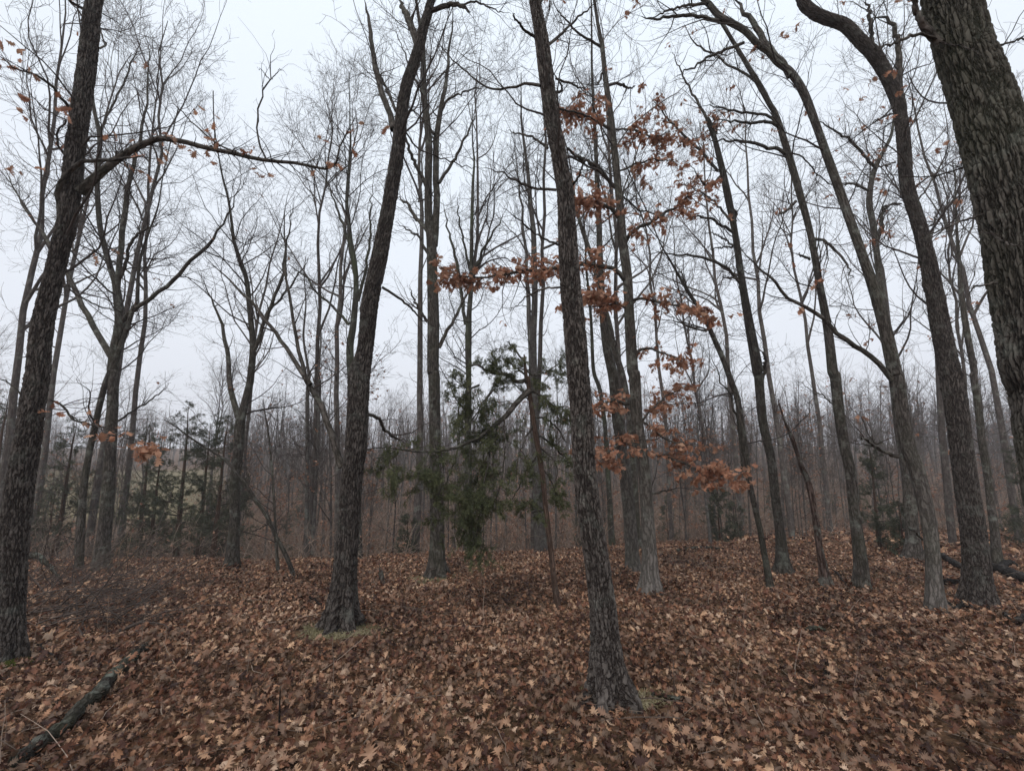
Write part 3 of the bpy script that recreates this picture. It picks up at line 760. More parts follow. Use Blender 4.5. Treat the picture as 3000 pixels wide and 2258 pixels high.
T['bigright'] = tree('oak_tree', 'huge near oak cut off by the right edge of the picture, greenish furrowed bark', None,
    'L3 1420 1300 450; 1380 1100 430; 1335 900 415; 1290 700 402; 1248 500 388; 1203 250 362; 1172 80 330; U3 1155 1580 318; 1132 1400 314; 1100 1200 310; 1070 1000 303; 1022 800 300; 970 600 292; 912 400 276; 845 200 250; 795 0 238; 770 -60 225',
    limbs=[('U3 735 190 50; 700 145 44; 665 100 38; 640 50 35; 630 0 34; 625 -60 30', -.1), ('U3 760 180 20; 690 155 18; 640 152 17; 590 165 16; 540 190 14; 490 205 11; 430 218 6', -.35),
           ('U3 930 925 16; 850 950 13; 780 980 12; 710 1010 11; 650 1042 8', -.25), ('U3 1040 480 44; 1075 462 40; 1110 450 34; 1180 400 26', -.1), ('U3 940 210 16; 1000 195 14; 1060 180 12; 1140 160 9', -.3),
           ('U3 960 1000 14; 1010 1040 12; 1070 1060 10; 1130 1020 7', -.3), ('U3 990 1220 14; 940 1230 13; 880 1245 11; 875 1290 8', -.2), ('U3 720 180 10; 790 190 9; 870 205 7; 930 240 4', -.25)],
    bark=M_OAKR, Y=2.55, k=200, step=.012, ext=4, auto=(.8, .5, 1.4), auto_t=.45, d2=2.8, d3=3, d4=3, flare=.3, seed=101, group=G1, rmin=.0015, l2=(.2, .5), l3=(.1, .25))

T['t2'] = tree('oak_tree', 'many forked grey oak behind the big left oak, limbs fanning out like fingers', None,
    'L0 428 825 90; 435 720 72; 446 600 62; 460 400 56; 470 200 52; 478 0 50; U0 487 1600 54; 500 1500 54; 518 1400 52; 510 1300 44; 498 1220 32; 475 1150 28; 450 1060 27; 432 980 26; 425 900 26; 420 780 24; 430 600 22; 408 480 18; 395 400 14; 380 300 10',
    limbs=[('U0 480 1540 34; 440 1470 32; 400 1400 30; 355 1310 28; 320 1240 26; 295 1195 24; 215 1050 22; 160 970 18; 100 890 15; 40 770 11; 0 700 8', .5), ('U0 505 1250 30; 518 1120 28; 530 1000 28; 545 880 26; 555 790 22; 580 700 20; 590 640 18; 612 550 15; 628 450 12; 638 300 9; 640 200 7; 600 100 4', .4),
           ('U0 525 1390 26; 560 1350 24; 610 1315 22; 680 1265 20; 740 1220 20; 800 1150 18; 840 1110 18; 895 1060 18; 930 1010 12; 985 920 10; 1030 830 8; 1080 740 5', -.6),
           ('U0 520 1200 18; 545 1130 16; 560 1060 15; 590 1010 14; 640 985 11; 705 955 8', -.6), ('U0 425 600 14; 450 530 12; 500 430 10; 550 330 9; 590 220 7; 640 130 4', .4), ('L0 500 190 12; 560 150 10; 640 100 8; 720 30 5', -.4)],
    bark=M_OAK2, k=36, step=.04, ext=3, auto=(1.4, 1.0, 2.8), auto_t=.35, d2=3.4, d3=4.5, d4=5, flare=.3, seed=111, group=G1, leaf=(.03, (.08, .12), 2))
T['t2b'] = tree('oak_tree', 'thin dark trunked tree close beside the many forked oak at left', None,
    'L0 330 828 44; 338 700 38; 350 500 34; 372 350 32; 392 250 32; 418 130 30; 445 30 28; U0 482 1590 27; 515 1510 25; 548 1420 23; 575 1330 21; 592 1300 18; 600 1150 15; 625 1050 12; 680 900 8; 700 780 5',
    bark=M_OAK2, k=20, step=.08, ext=2, auto=(1.8, 1.0, 2.6), auto_t=.3, flare=.2, seed=121, group=G1)
T['t3'] = tree('oak_tree', 'grey oak left of the leaning pole, dividing low into two wavy stems', None,
    'L0 975 810 66; 982 700 54; 990 600 46; 988 450 42; 1005 300 44; 1012 200 44; 1030 120 34; 1050 40 32; U0 1080 1640 34; 1092 1500 30; 1085 1400 26; 1075 1300 24; 1062 1200 20; 1035 1120 18; 1010 1040 16; 1000 960 13; 985 860 11; 960 760 9; 940 650 6',
    limbs=[('L0 1005 180 30; 985 110 26; 970 50 24; 960 0 24; U0 988 1590 22; 975 1500 20; 960 1420 16; 930 1330 12; 890 1240 8; 850 1150 5', .4), ('U0 1085 1540 20; U1 10 1470 20; 40 1380 18; 70 1310 16; 110 1200 14; 125 1100 11; 150 960 8; 170 840 5', -.3), ('U1 30 1400 14; 60 1340 12; 130 1260 10; 190 1180 8; 240 1090 5', .4)],
    bark=M_OAK2, k=30, step=.05, ext=2, auto=(1.6, 1.0, 3.0), auto_t=.3, d2=3.4, d3=4.5, d4=5, flare=.3, seed=131, group=G1, leaf=(.03, (.08, .12), 2))
T['t4b'] = tree('oak_tree', 'slender tree half hidden behind the low forked oak, its top fanning left of that trunk', None,
    'L1 432 790 34; 430 600 28; 425 400 28; 415 200 30; 402 0 34; U1 395 1640 36; 405 1500 32; 420 1400 30; 432 1250 24; 425 1130 22; 410 1050 20; 400 960 18; 392 880 16; 398 760 13; 408 620 9; 405 520 5',
    limbs=[('U1 425 1180 16; 400 1050 14; 370 950 12; 330 850 9; 290 750 6', .4), ('U1 440 1300 15; 470 1180 13; 490 1050 11; 500 900 8; 510 760 5', -.4), ('U1 400 1400 14; 340 1330 12; 270 1270 10; 200 1180 8; 110 1130 6', .4)],
    bark=M_GREEN, Y=13.0, k=20, step=.08, ext=2, auto=(2.0, 1.0, 3.2), auto_t=.35, d2=3.2, flare=.2, seed=141, group=G1, rmin=.003)
T['t6'] = tree('oak_tree', 'mossy dark trunk behind the drooping cedar limb with a fan of upright stems', None,
    'L1 905 775 48; 900 650 36; 895 500 30; 893 300 28; 892 100 26; U1 918 1660 24; 915 1500 24; 916 1400 22; 928 1250 20; 930 1100 18; 932 950 15; 936 800 12; 942 700 8',
    limbs=[('U1 905 1400 16; 890 1300 15; 872 1170 13; 850 1060 12; 825 960 9; 805 860 6', .4), ('U1 920 1250 14; 950 1150 13; 990 1060 11; 1040 980 9; 1080 900 6', -.4), ('U1 928 1180 12; 905 1080 10; 880 960 8; 870 850 5', .3)],
    bark=M_GREEN, Y=13.5, k=20, step=.08, ext=2, auto=(1.8, 1.0, 3.0), auto_t=.35, d2=3.2, flare=.3, seed=151, group=G1, rmin=.003)
T['t7'] = tree('oak_tree', 'broad pale grey trunk standing behind the thin cedar stem', None,
    'L2 122 760 56; 118 680 48; 112 600 44; 105 400 40; 95 200 38; 88 0 36; U2 90 1600 36; 92 1450 30; 98 1300 26; 96 1150 24; 92 1000 22; 80 880 20; 70 760 16; 55 640 12; 40 520 8',
    limbs=[('U2 85 1640 24; 80 1500 22; 75 1380 20; 65 1250 18; 60 1100 14; 40 900 11; 20 700 8; 5 560 5', .3)],
    bark=M_PALE, Y=14.0, k=24, step=.08, ext=2, auto=(1.8, 1.0, 3.0), auto_t=.35, d2=3.0, flare=.35, seed=161, group=G1, rmin=.003)
T['t11'] = tree('oak_tree', 'mottled pale trunk directly behind the foot of the leafy oak, leaning left', None,
    'L2 515 835 68; 508 760 60; 500 650 56; 485 500 52; 462 300 48; 440 150 44; 425 0 42; U2 425 1640 42; 410 1500 38; 395 1380 34; 385 1250 30; 380 1100 26; 375 950 24; 368 800 20; 362 650 17; 352 450 14; 345 300 10',
    bark=M_OAKP, k=30, step=.05, ext=3, auto=(1.5, .8, 2.4), auto_t=.4, flare=.25, seed=171, group=G1)
T['t11b'] = tree('oak_tree', 'straight dark narrow trunk squeezed between the two pale feet beside the nearest oak', None,
    'L2 548 745 30; 530 650 26; 520 500 28; 505 300 30; 490 150 28; 465 0 28; U2 462 1640 30; 440 1500 26; 420 1400 24; 380 1260 22; 350 1130 20; 310 1010 18; 288 940 15; 270 850 11; 255 740 7',
    bark=M_OAK2, Y=13, k=20, step=.08, ext=2, auto=(1.8, .9, 2.6), auto_t=.4, flare=.2, seed=181, group=G1, rmin=.003)
T['t12'] = tree('oak_tree', 'dark thin trunk with green stain just right of the nearest oak, standing beyond the rise', None,
    'L2 425 750 32; 418 650 26; 410 520 22; 400 350 20; 390 200 18; 370 60 18; U2 352 1600 16; 345 1450 14; 335 1300 12; 320 1150 9',
    bark=M_GREEN, Y=15, k=16, step=.1, ext=3, auto=(1.4, .9, 2.4), auto_t=.4, flare=.3, seed=191, group=G1, rmin=.003)
T['t13'] = tree('oak_tree', 'slim curving trunk leaning hard left beside the broken topped oak', None,
    'L3 12 900 34; L2 1068 780 28; 1045 650 26; 1020 540 26; 1000 450 26; 985 330 27; 968 220 27; 950 100 26; 925 30 26; U2 960 1650 26; 915 1560 24; 880 1480 22; 845 1400 20; 810 1330 18; 770 1275 16; 720 1190 12; 680 1120 9; 640 1050 6',
    limbs=[('L2 970 430 14; 965 300 13; 950 200 12; 930 110 11; 915 60 9; U2 905 1660 8; 870 1570 6; 820 1500 4', .3), ('U2 840 1430 10; 760 1410 8; 700 1380 6; 620 1330 4', -.3), ('U2 770 1280 9; 740 1200 8; 700 1130 5', .3)],
    bark=M_OAK2, k=24, step=.06, ext=2, auto=(1.4, .7, 2.2), auto_t=.35, flare=.15, seed=201, group=G1)
T['t17b'] = tree('oak_tree', 'dark fissured trunk close behind the sinuous pale footed oak, crooked limbs above', None,
    'L3 612 775 84; 612 700 66; 604 600 58; 590 450 56; 575 330 54; 560 250 52; 545 150 48; 530 20 46; U3 520 1640 44; 505 1450 40; 492 1300 38; 480 1180 32; 465 1060 30; 452 960 30; 438 880 30; 445 790 26; 465 720 24; 500 650 18; 530 590 15; 545 500 11',
    limbs=[('U3 470 1040 24; 490 975 22; 492 920 18; 520 885 15; 570 880 10', .3), ('U3 462 720 18; 430 690 16; 390 640 14; 330 590 12; 250 540 9; 170 500 6', -.4), ('U3 440 825 14; 400 805 13; 350 795 12; 300 800 7', -.3)],
    bark=M_OAK2, k=30, step=.05, ext=2, auto=(1.4, .7, 2.2), auto_t=.4, flare=.5, seed=211, group=G1, leaf=(.12, (.09, .13), 3))
T['t19'] = tree('oak_tree', 'greyish straight trunk behind the stout oak on the right, knobbly and thin topped', None,
    'L3 962 745 52; 955 650 44; 940 550 40; 925 420 38; 905 300 36; 888 150 34; 865 0 34; U3 890 1600 34; 862 1450 32; 845 1350 30; 832 1230 24; 825 1120 18; 815 1000 13; 810 850 8',
    bark=M_OAK2, Y=10.5, k=24, step=.06, ext=1, auto=(2.2, .6, 1.6), auto_t=.3, flare=.3, seed=221, group=G1, leaf=(.1, (.09, .13), 3))

# dead poles and the leaning sapling
dp = tree('dead_tree', 'thin crooked dead pole with reddish peeling bark on the right', None,
    'L3 245 900 54; 240 850 42; 228 780 34; 215 700 26; 205 630 28; 192 560 24; 178 490 26; 162 430 24; 140 380 22; 128 340 16; 105 270 20; 90 235 16; 70 190 10; 50 130 7; 42 95 4',
    bark=M_DEAD, k=24, step=.03, ext=0, auto=(0, .1, .2), d2=.0, flare=.35, seed=231, lump=.22, group=None, cat='dead tree')
dp2 = tree('leaning_pole', 'thin mossy dead pole leaning far left in front of the brushy slope', None,
    'L1 158 855 20; 150 815 20; 120 745 19; 90 690 18; 62 625 18; 45 590 17; 15 545 17; L0 1078 530 17; 1050 480 15; 1000 415 14; 940 350 12; 870 305 11; 800 260 9; 740 215 7; 690 185 4',
    limbs=[('L1 60 620 8; 20 640 6; L0 1050 660 4', -.2), ('L0 1000 415 7; 1020 370 5; 1010 330 3', .2), ('L0 860 300 6; 890 290 4; 880 320 3', .1)],
    bark=M_OAK2, k=14, step=.05, ext=0, auto=(3.0, .25, .9), auto_t=.25, d2=4, d3=3, d4=2, flare=.1, seed=241, group=None, cat='dead tree', l2=(.1, .35), l3=(.08, .2), up=0.0)
sp1 = tree('sapling', 'slender upright sapling left of the low forked oak, just behind the leaning pole', None,
    'L1 93 835 20; 88 760 14; 82 650 12; 76 520 11; 70 430 11; 62 330 9; 50 230 8; 38 160 5; 30 100 3',
    bark=M_OAK2, k=12, step=.08, ext=0, auto=(3.2, .5, 1.3), auto_t=.25, d2=4, d3=3, d4=3, flare=.1, seed=251, group=None, cat='tree')
pr1 = tree('sapling', 'pair of pale thin trunks, the left one, behind the low forked oak', None,
    'L1 215 782 24; 214 650 20; 214 500 18; 216 300 17; 216 100 16; 222 0 14; U1 220 1560 12; 205 1450 10; 215 1320 7',
    bark=M_PALE, Y=15.5, k=14, step=.1, ext=2, auto=(1.6, .8, 2.2), auto_t=.3, flare=.2, seed=261, group=None, rmin=.003)
pr2 = tree('sapling', 'pair of pale thin trunks, the right one, behind the low forked oak', None,
    'L1 236 782 20; 240 700 18; 248 560 15; 255 400 14; 262 250 14; 265 160 13; 270 50 11; U1 270 1600 9; 280 1480 7',
    bark=M_PALE, Y=15.6, k=14, step=.1, ext=2, auto=(1.6, .8, 2.2), auto_t=.3, flare=.2, seed=271, group=None, rmin=.003)
pl3 = tree('sapling', 'thin pale sapling standing in front of the small green cedar right of centre', None,
    'L2 838 735 16; 830 650 13; 820 560 12; 808 460 11; 800 360 9; 790 300 8; 780 200 6; 790 120 4',
    bark=M_PALE, Y=14.5, k=12, step=.1, ext=2, auto=(2.6, .8, 2.4), auto_t=.35, flare=.2, seed=281, group=None, rmin=.003)
rng = np.random.default_rng(99)

# ------------------------------------------------------------------ cedars
def sprays(mb, P, R, dens, m, ln, wd, g, droop=.3, tmin=.15, cone=.8):
    seg = np.linalg.norm(np.diff(P, axis=1), axis=2).sum(1)
    cnt = g.poisson(seg * dens); idx = np.repeat(np.arange(len(P)), cnt)
    if len(idx) == 0: return
    t = g.uniform(tmin, 1, len(idx)) * (P.shape[1] - 1); i0 = np.minimum(t.astype(int), P.shape[1] - 2)
    a, b = P[idx, i0], P[idx, i0 + 1]
    p = a + (b - a) * (t - i0)[:, None]; T_ = norm(b - a)
    d = norm(T_ + g.normal(0, cone, T_.shape) + np.array([0, 0, -droop]))
    base = np.repeat(p, m, 0); D = norm(np.repeat(d, m, 0) + g.normal(0, .55, (len(p) * m, 3)))
    L = g.uniform(ln * .5, ln * 1.3, (len(base), 1)); W = g.uniform(.6, 1.3, (len(base), 1)) * wd
    base = base + np.repeat(d, m, 0) * g.uniform(0, ln * 1.1, (len(base), 1))
    S = norm(np.cross(D, g.normal(size=D.shape)))
    v = np.stack([base - S * W * .25, base + D * L * .5 + S * W * .5, base + D * L, base + D * L * .5 - S * W * .5], 1)
    q = np.arange(len(base) * 4).reshape(-1, 4)
    tint = np.repeat(np.repeat(np.clip(g.normal(.45, .28, len(p)), 0, 1), m), 4)
    mb.add(v.reshape(-1, 3), q, tint=tint)

def near_cedar():
    global rng
    g = rng = np.random.default_rng(61)
    a = trace('L2 195 992 28; 180 880 25; 166 750 24; 150 620 22; 138 520 22; 130 440 22; 112 320 22; 98 240 22; 85 150 20; 72 60 18; 66 0 18; U2 65 1660 18; 58 1600 14; 55 1560 10; 52 1530 5')
    x0, Y = gnd(a[0, 0], a[0, 1])
    P, mp = at(a[:, 0], a[:, 1], Y)
    R = a[:, 2] * mp / 2
    P = np.vstack([P[0] - [0, 0, .2], P]); R = np.concatenate([[R[0]], R])
    loc = (float(P[0, 0]), Y, float(H(P[0, 0], Y)))
    root = empty('cedar_tree', loc, 'thin stemmed cedar with drooping green limbs left of the nearest oak', 'cedar tree')
    mb = MB(); TP, TR = trunk_mesh(mb, P, R, 24, .03, .25, lump=.1, seed=5); mb.build('trunk', M_CEDAR, root, loc)
    LS = [('U2 60 1640 20; 20 1650 18; U1 1085 1620 16; 1030 1610 14; 985 1590 12; 950 1575 10; 925 1580 7', -.2), ('L2 80 60 26; 20 110 24; L1 1060 160 22; 1020 200 20; 960 245 18; 880 290 15; 820 312 12; 760 322 10; 700 320 8; 620 312 6; 520 305 5; 440 320 4', -.6),
          ('L1 990 225 9; 985 300 8; 975 380 7; 960 450 5; 930 520 3', -.4), ('L1 1015 205 8; 1010 280 7; 1000 380 6; 985 430 3', -.3), ('L1 1045 175 8; 1050 260 7; 1045 350 6; 1030 450 5; 1000 560 3', -.3),
          ('L1 850 310 6; 830 380 6; 800 460 5; 780 530 3', -.5), ('L1 905 280 6; 900 350 5; 890 450 4; 880 560 3', -.5), ('L1 740 322 6; 735 400 5; 740 480 4; 745 560 3', -.5), ('L1 780 320 5; 790 400 4; 770 500 3', -.7), ('L1 600 312 4; 590 360 3; 580 420 2', -.6),
          ('L1 900 560 6; 910 640 4; 930 700 2', -.4), ('L2 100 250 9; 160 280 8; 200 320 7; 240 360 5', .2), ('L2 90 170 9; 150 190 8; 200 230 6; 225 280 4', -.3), ('L2 75 60 10; 130 90 8; 190 130 6; 240 130 4', -.2), ('U2 62 1600 9; 100 1620 8; 160 1600 6; 210 1560 4', .3),
          ('U2 55 1560 9; 20 1520 8; 0 1490 6; U1 1080 1470 3', .1), ('U2 60 1620 10; 20 1590 8; U1 1080 1560 6; 1050 1540 3', -.3), ('L2 95 200 8; 60 260 7; 30 330 5; 20 400 3', -.3), ('L2 115 300 8; 170 350 7; 190 410 5; 180 480 3', -.2), ('L2 110 330 8; 60 400 7; 30 470 5; 0 520 3', .2),
          ('L2 146 560 7; 110 570 5; 80 575 3', -.1), ('L1 870 420 6; 880 520 5; 895 620 4; 905 720 3', -.2), ('L1 930 420 6; 945 520 5; 935 640 4; 925 740 3', -.3), ('L1 745 420 6; 740 500 5; 735 580 4; 745 640 3', -.2), ('L1 960 300 6; 955 400 5; 960 500 4; 950 600 3', -.1), ('L1 1000 60 8; 960 110 7; 930 170 5; 915 240 4', -.2), ('L2 120 380 7; 160 430 6; 185 500 4', .1), ('L1 940 40 10; 900 60 9; 860 120 7; 850 190 5', -.3), ('L1 900 60 8; 870 40 6; 830 60 4', -.3)]
    LP, LR = [], []
    for s, dy in LS:
        b = trace(s); Q, mp2 = at(b[:, 0], b[:, 1], Y + (0 if b[0, 0] > 1500 else dy * .5) + dy * np.linspace(0, 1, len(b)))
        q, r = resample(Q, b[:, 2] * mp2 / 2, 16); q[2:] += g.normal(0, .008, (14, 3))
        LP.append(q); LR.append(r)
        m2 = MB(); tubes(m2, q[None], r[None], 7); m2.build('limb', M_OAK2, root, loc)
    LP, LR = np.array(LP), np.array(LR)
    cr = MB()
    P2, R2 = grow(LP, LR, 11, (.15, .55), 55, -.10, 7, .18, .002, tmin=.05, taper=.2); tubes(cr, P2, R2, 3)
    P3, R3 = grow(P2, R2, 9, (.08, .3), 45, -.08, 5, .2, .0016, tmin=.1); tubes(cr, P3, R3, 3)
    cr.build('crown', M_TWIG, root, loc)
    fo = MB(); sprays(fo, P2, R2, 40, 11, .048, .0062, g, tmin=.15); sprays(fo, P3, R3, 88, 11, .042, .0058, g, tmin=.1, droop=.5)
    fo.build('foliage', M_CEDARLEAF, root, loc, smooth=False)
near_cedar()

def cedar_meshes(seed, h, w, droopy=.1, open_=.0, bare=.12, dens=1.0, blade=(.08, .012)):
    global rng
    g = rng = np.random.default_rng(seed)
    n = 14
    tz = np.linspace(0, 1, n)
    P = np.stack([g.normal(0, .02, n).cumsum() * h * .1, g.normal(0, .02, n).cumsum() * h * .1, tz * h - .2], -1)
    R = (.018 * h * (1 - tz) + .006)
    mb = MB(); tubes(mb, P[None], R[None], 9)
    A, AR = grow(P[None], R[None], 7.5 * dens, (w * .5, w), 72, .05 - droopy, 8, .08, .004, rk=.5, tmin=bare, taper=.80, slim=.012, rng_=g)
    cr = MB(); tubes(cr, A, AR, 4)
    B, BR = grow(A, AR, 5, (.2, .6), 45, -.02, 5, .15, .003, tmin=.25, rng_=g); tubes(cr, B, BR, 3)
    fo = MB(); sprays(fo, A, AR, 18 * (1 - open_), 11, blade[0], blade[1], g, tmin=.3); sprays(fo, B, BR, 34 * (1 - open_), 11, blade[0], blade[1], g, tmin=.1)
    return mb.mesh('trunk', M_CEDAR, (0, 0, 0)), cr.mesh('crown', M_TWIG, (0, 0, 0)), fo.mesh('foliage', M_BGCEDAR, (0, 0, 0), False)

def put(meshes, names, name, x, y, label, cat, group=None, rz=0, sc=1.0, sz=None):
    z = float(H(x, y))
    root = empty(name, (x, y, z), label, cat, group)
    root.rotation_euler = (0, 0, rz); root.scale = (sc, sc, sz or sc)
    for me, nm in zip(meshes, names):
        if me is None: continue
        o = bpy.data.objects.new(nm, me); C.objects.link(o); o.parent = root
    return root
CN = ('trunk', 'crown', 'foliage')
cdA = cedar_meshes(301, 7.0, 2.4, .06, .0, .06, 1.3)
cdB = cedar_meshes(302, 5.0, 1.7, .0, .0, .04, 1.7)
cdC = cedar_meshes(303, 2.4, 1.3, -.1, .0, .02, 1.8, (.07, .016))
def pu(u, Y):      # world x of photograph column u near the horizon at depth Y
    return (u - 1500) / FPX * Y / 1.0
for i, (ms, u, Y, sc, lab) in enumerate([
    (cdA, 560, 15.0, .80, 'tall ragged dark cedar beyond the brush pile, left of the dividing oak'),
    (cdB, 620, 16.0, 1.05, 'pointed dense cedar whose green top shows left behind the dividing oak'),
    (cdA, 660, 13.0, .62, 'ragged low cedar right behind the dividing oak'),
    (cdA, 480, 15.0, .62, 'brownish ragged cedar just right of the fanned oak foot'),
    (cdA, 455, 17.0, .80, 'wide thin cedar in the gap between the fanned oak and the ragged cedar'),
    (cdA, 20, 17.0, 1.0, 'bluish cedar at the far left edge behind the big left oak'),
    (cdA, 215, 15.0, .72, 'sparse cedar between the big left oak and the thin dark trunk'),
    (cdB, 720, 17.5, .72, 'low green cedar between the dividing oak and the leaning pole foot'),
    (cdB, 860, 24.0, .6, 'small dark cedar left of the pair of pale trunks'),
    (cdC, 2085, 16.0, .85, 'small bushy green cedar behind the thin pale sapling right of centre'),
    (cdC, 2130, 17.5, .65, 'smaller bushy cedar to the right of the thin pale sapling'),
    (cdB, 2535, 12.8, .62, 'feathery cedar behind the burled oak on the right'),
    (cdC, 2600, 12.0, .62, 'low yellowish cedar between the burled oak and the pale footed oak'),
    (cdB, 2960, 13.5, .60, 'soft green cedar at the right edge behind the stout oak'),
    (cdC, 1205, 14.0, .6, 'olive cedar bush left of the twin stemmed grey oak'),
    (cdB, 1690, 19.0, .5, 'little green cedar seen just right of the broad pale trunk'),
    (cdB, 1940, 26.0, .6, 'small cedar behind the foot of the leafy oak'),
    ]):
    put(ms, CN, 'cedar_tree', pu(u, Y), Y, lab, 'cedar tree', 'green cedars beyond the rise', rz=i * 1.7, sc=sc)

# ------------------------------------------------------------------ background trees
def forest_meshes(seed, h=16.0, fork=.45, nl=11, spread=38, leafy=0, fine=True, bark=M_BGBARK):
    global rng
    g = rng = np.random.default_rng(seed)
    n = 16; tz = np.linspace(0, 1, n)
    wob = np.cumsum(g.normal(0, .010, (n, 2)), 0) * h * .8
    P = np.stack([wob[:, 0] * tz, wob[:, 1] * tz, tz * h - .3], -1)
    R = h * (.0055 * (1 - tz) ** .8 + .0006)
    mb = MB(); tubes(mb, P[None], R[None], 9)
    A, AR = grow(P[None], R[None], nl / (h * (1 - fork)), (h * .22, h * .42), spread, .05, 12, .13, .006, rk=.7, tmin=fork, taper=.55, slim=.012)
    tubes(mb, A, AR, 6)
    B, BR = grow(P[None], R[None], .5, (.6, 1.8), 70, .02, 6, .14, .004, tmin=.15, tmax=fork + .1, taper=0)
    cr = MB(); tubes(cr, B, BR, 4)
    P2 = [grow(A, AR, 2.1, (.9, 2.4), 42, .06, 7, .20, .0052, tmin=.12, taper=.45), grow(B, BR, 2.2, (.3, .9), 45, .04, 7, .15, .0035)]
    p2 = np.concatenate([x[0] for x in P2]); r2 = np.concatenate([x[1] for x in P2]); tubes(cr, p2, r2, 3)
    p3, r3 = grow(p2, r2, 3.4, (.35, 1.0), 40, .06, 5, .22, .0042, tmin=.08, taper=.3); tubes(cr, p3, r3, 3)
    if fine:
        p4, r4 = grow(p3, r3, 4.2, (.2, .55), 38, .06, 4, .20, .0038, tmin=.1, taper=.2); tubes(cr, p4, r4, 3)
    lm = None
    if leafy:
        lb = MB(); hang_leaves(lb, p3, r3, leafy, (.10, .16), g, nst=4, bunch=3); lm = lb.mesh('leaves', M_BGLEAF, (0, 0, 0))
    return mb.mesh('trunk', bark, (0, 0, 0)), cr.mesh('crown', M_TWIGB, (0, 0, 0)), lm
M_BGLEAF = leaf_mat('distant clinging leaf', ((0.0, (0.16, 0.075, 0.050)), (0.4, (0.30, 0.14, 0.088)), (0.75, (0.42, 0.21, 0.13)), (1.0, (0.46, 0.28, 0.19))), trans=0.25)
FV = [forest_meshes(400 + i, h=[15, 17, 16, 14, 18, 15, 16][i], fork=[.35, .5, .42, .3, .55, .4, .45][i], nl=[12, 10, 14, 11, 10, 13, 12][i], spread=[36, 30, 42, 34, 28, 38, 33][i]) for i in range(7)]
FL = [forest_meshes(420 + i, h=[9, 7][i], fork=.2, nl=12, spread=50, leafy=.9) for i in range(2)]
SP = [forest_meshes(430 + i, h=[7, 6][i], fork=.25, nl=9, spread=35) for i in range(2)]
FN = ('trunk', 'crown', 'leaves')
LABK = ['grey bare tree in the hollow just beyond the rise, left of the low forked oak', 'grey bare tree in the hollow just beyond the rise, middle of the woods', 'grey bare tree in the hollow just beyond the rise, right of the leafy oak',
        'small misty bare tree deep in the woods at left', 'small misty bare tree deep in the middle of the woods', 'small misty bare tree deep in the woods at right']
def htop(v, Y, x):
    p, _ = at(1500, v, Y)
    return p[2] - float(H(x, Y))
rr = np.random.default_rng(17)
rr = np.random.default_rng(23)
for i in range(34):
    a_ = rr.uniform(-1.2, 1.2); Y_ = rr.uniform(21, 62)
    if -1.15 < a_ < -.62 and Y_ > 34: continue
    put([cdB, cdC, cdA][i % 3], CN, 'cedar_tree', a_ * Y_, Y_, 'small hazy cedar among the bare trees in the hollow', 'cedar tree', 'small cedars scattered through the far woods', rz=i * 2.1, sc=rr.uniform(.55, 1.0) * [.8, 1.2, .8][i % 3])
# individually placed (column, depth, row of the top, mesh)
mids = [(45, 12.5, -60, 0, 'bare tree at the far left edge behind the big oak, crown out of the picture'), (150, 16, 60, 2, 'bare tree whose fan of twigs fills the sky left of the big left oak'), (310, 15.5, 20, 4, 'tall bare tree rising over the fanned oak into the upper left sky'), (400, 18, 190, 1, 'bare tree forming the right slope of the upper left crowns'), (720, 18, 560, 5, 'bare tree left of the low forked oak below the open sky'), (930, 16.5, 300, 6, 'finely twigged crown just left of the low forked oak'), (1010, 15, 240, 2, 'bare crown hugging the left side of the low forked oak'), (1230, 14.5, -20, 4, 'high bare crown between the low forked oak and the twin stemmed oak'), (1370, 16, 120, 1, 'tall fine crown right of the twin stemmed oak'), (1560, 15.5, 30, 2, 'bare crown left of the nearest trunk high up'), (1830, 15, -40, 0, 'tall bare tree behind the upper leafy oak'),
        (1950, 19, 330, 3, 'bare tree in the gap right of the leafy oak'), (2060, 22, 620, 5, 'small bare crown seen over the orange leaf layers'), (2150, 18, 350, 1, 'bare tree behind the broken topped oak'), (2290, 17, 200, 2, 'bare tree right of the broken topped oak'), (2400, 20, 420, 6, 'bare tree seen left of the burled oak'), (2640, 19, 300, 0, 'bare tree behind the sinuous oak'), (2740, 15, 40, 2, 'bare tree in the gap left of the huge right oak'), (2830, 20, 460, 3, 'bare tree low behind the stout oak'), (2930, 15, 150, 5, 'bare tree behind the huge right oak'), (2990, 18, 300, 6, 'bare tree at the right edge behind the huge oak')]
for u, Y, vt, k, lab in mids:
    x = pu(u, Y); hh = htop(vt, Y, x); h0 = [15, 17, 16, 14, 18, 15, 16][k]
    put(FV[k], FN, 'bare_tree', x, Y, lab, 'tree', 'bare trees behind the rise', rz=rr.uniform(0, 6.28), sc=min(1.15, hh / h0), sz=hh / h0)
GW = 'bare trees of the woods beyond the rise'
n_bg = 0
tries = 0
pts = [(pu(u, Y), Y) for u, Y, *_ in mids]
while n_bg < 150 and tries < 4000:
    tries += 1
    Y = 17 + 45 * rr.uniform() ** 1.25
    a = rr.uniform(-1.3, 1.3); x = a * Y
    if -1.15 < a < -.62 and 36 < Y: continue
    if min(math.hypot(x - p[0], Y - p[1]) for p in pts) < 1.5 + Y * .015: continue
    pts.append((x, Y)); n_bg += 1
    k = rr.integers(0, 7); sc = rr.uniform(.4, .78) * (0.8 if Y < 26 else 1)
    put(FV[k], FN, 'bare_tree', x, Y, LABK[(0 if a < -.4 else 1 if a < .4 else 2) + (3 if Y > 34 else 0)], 'tree', GW, rz=rr.uniform(0, 6.28), sc=sc, sz=sc * rr.uniform(.9, 1.12))
n_bg = 0
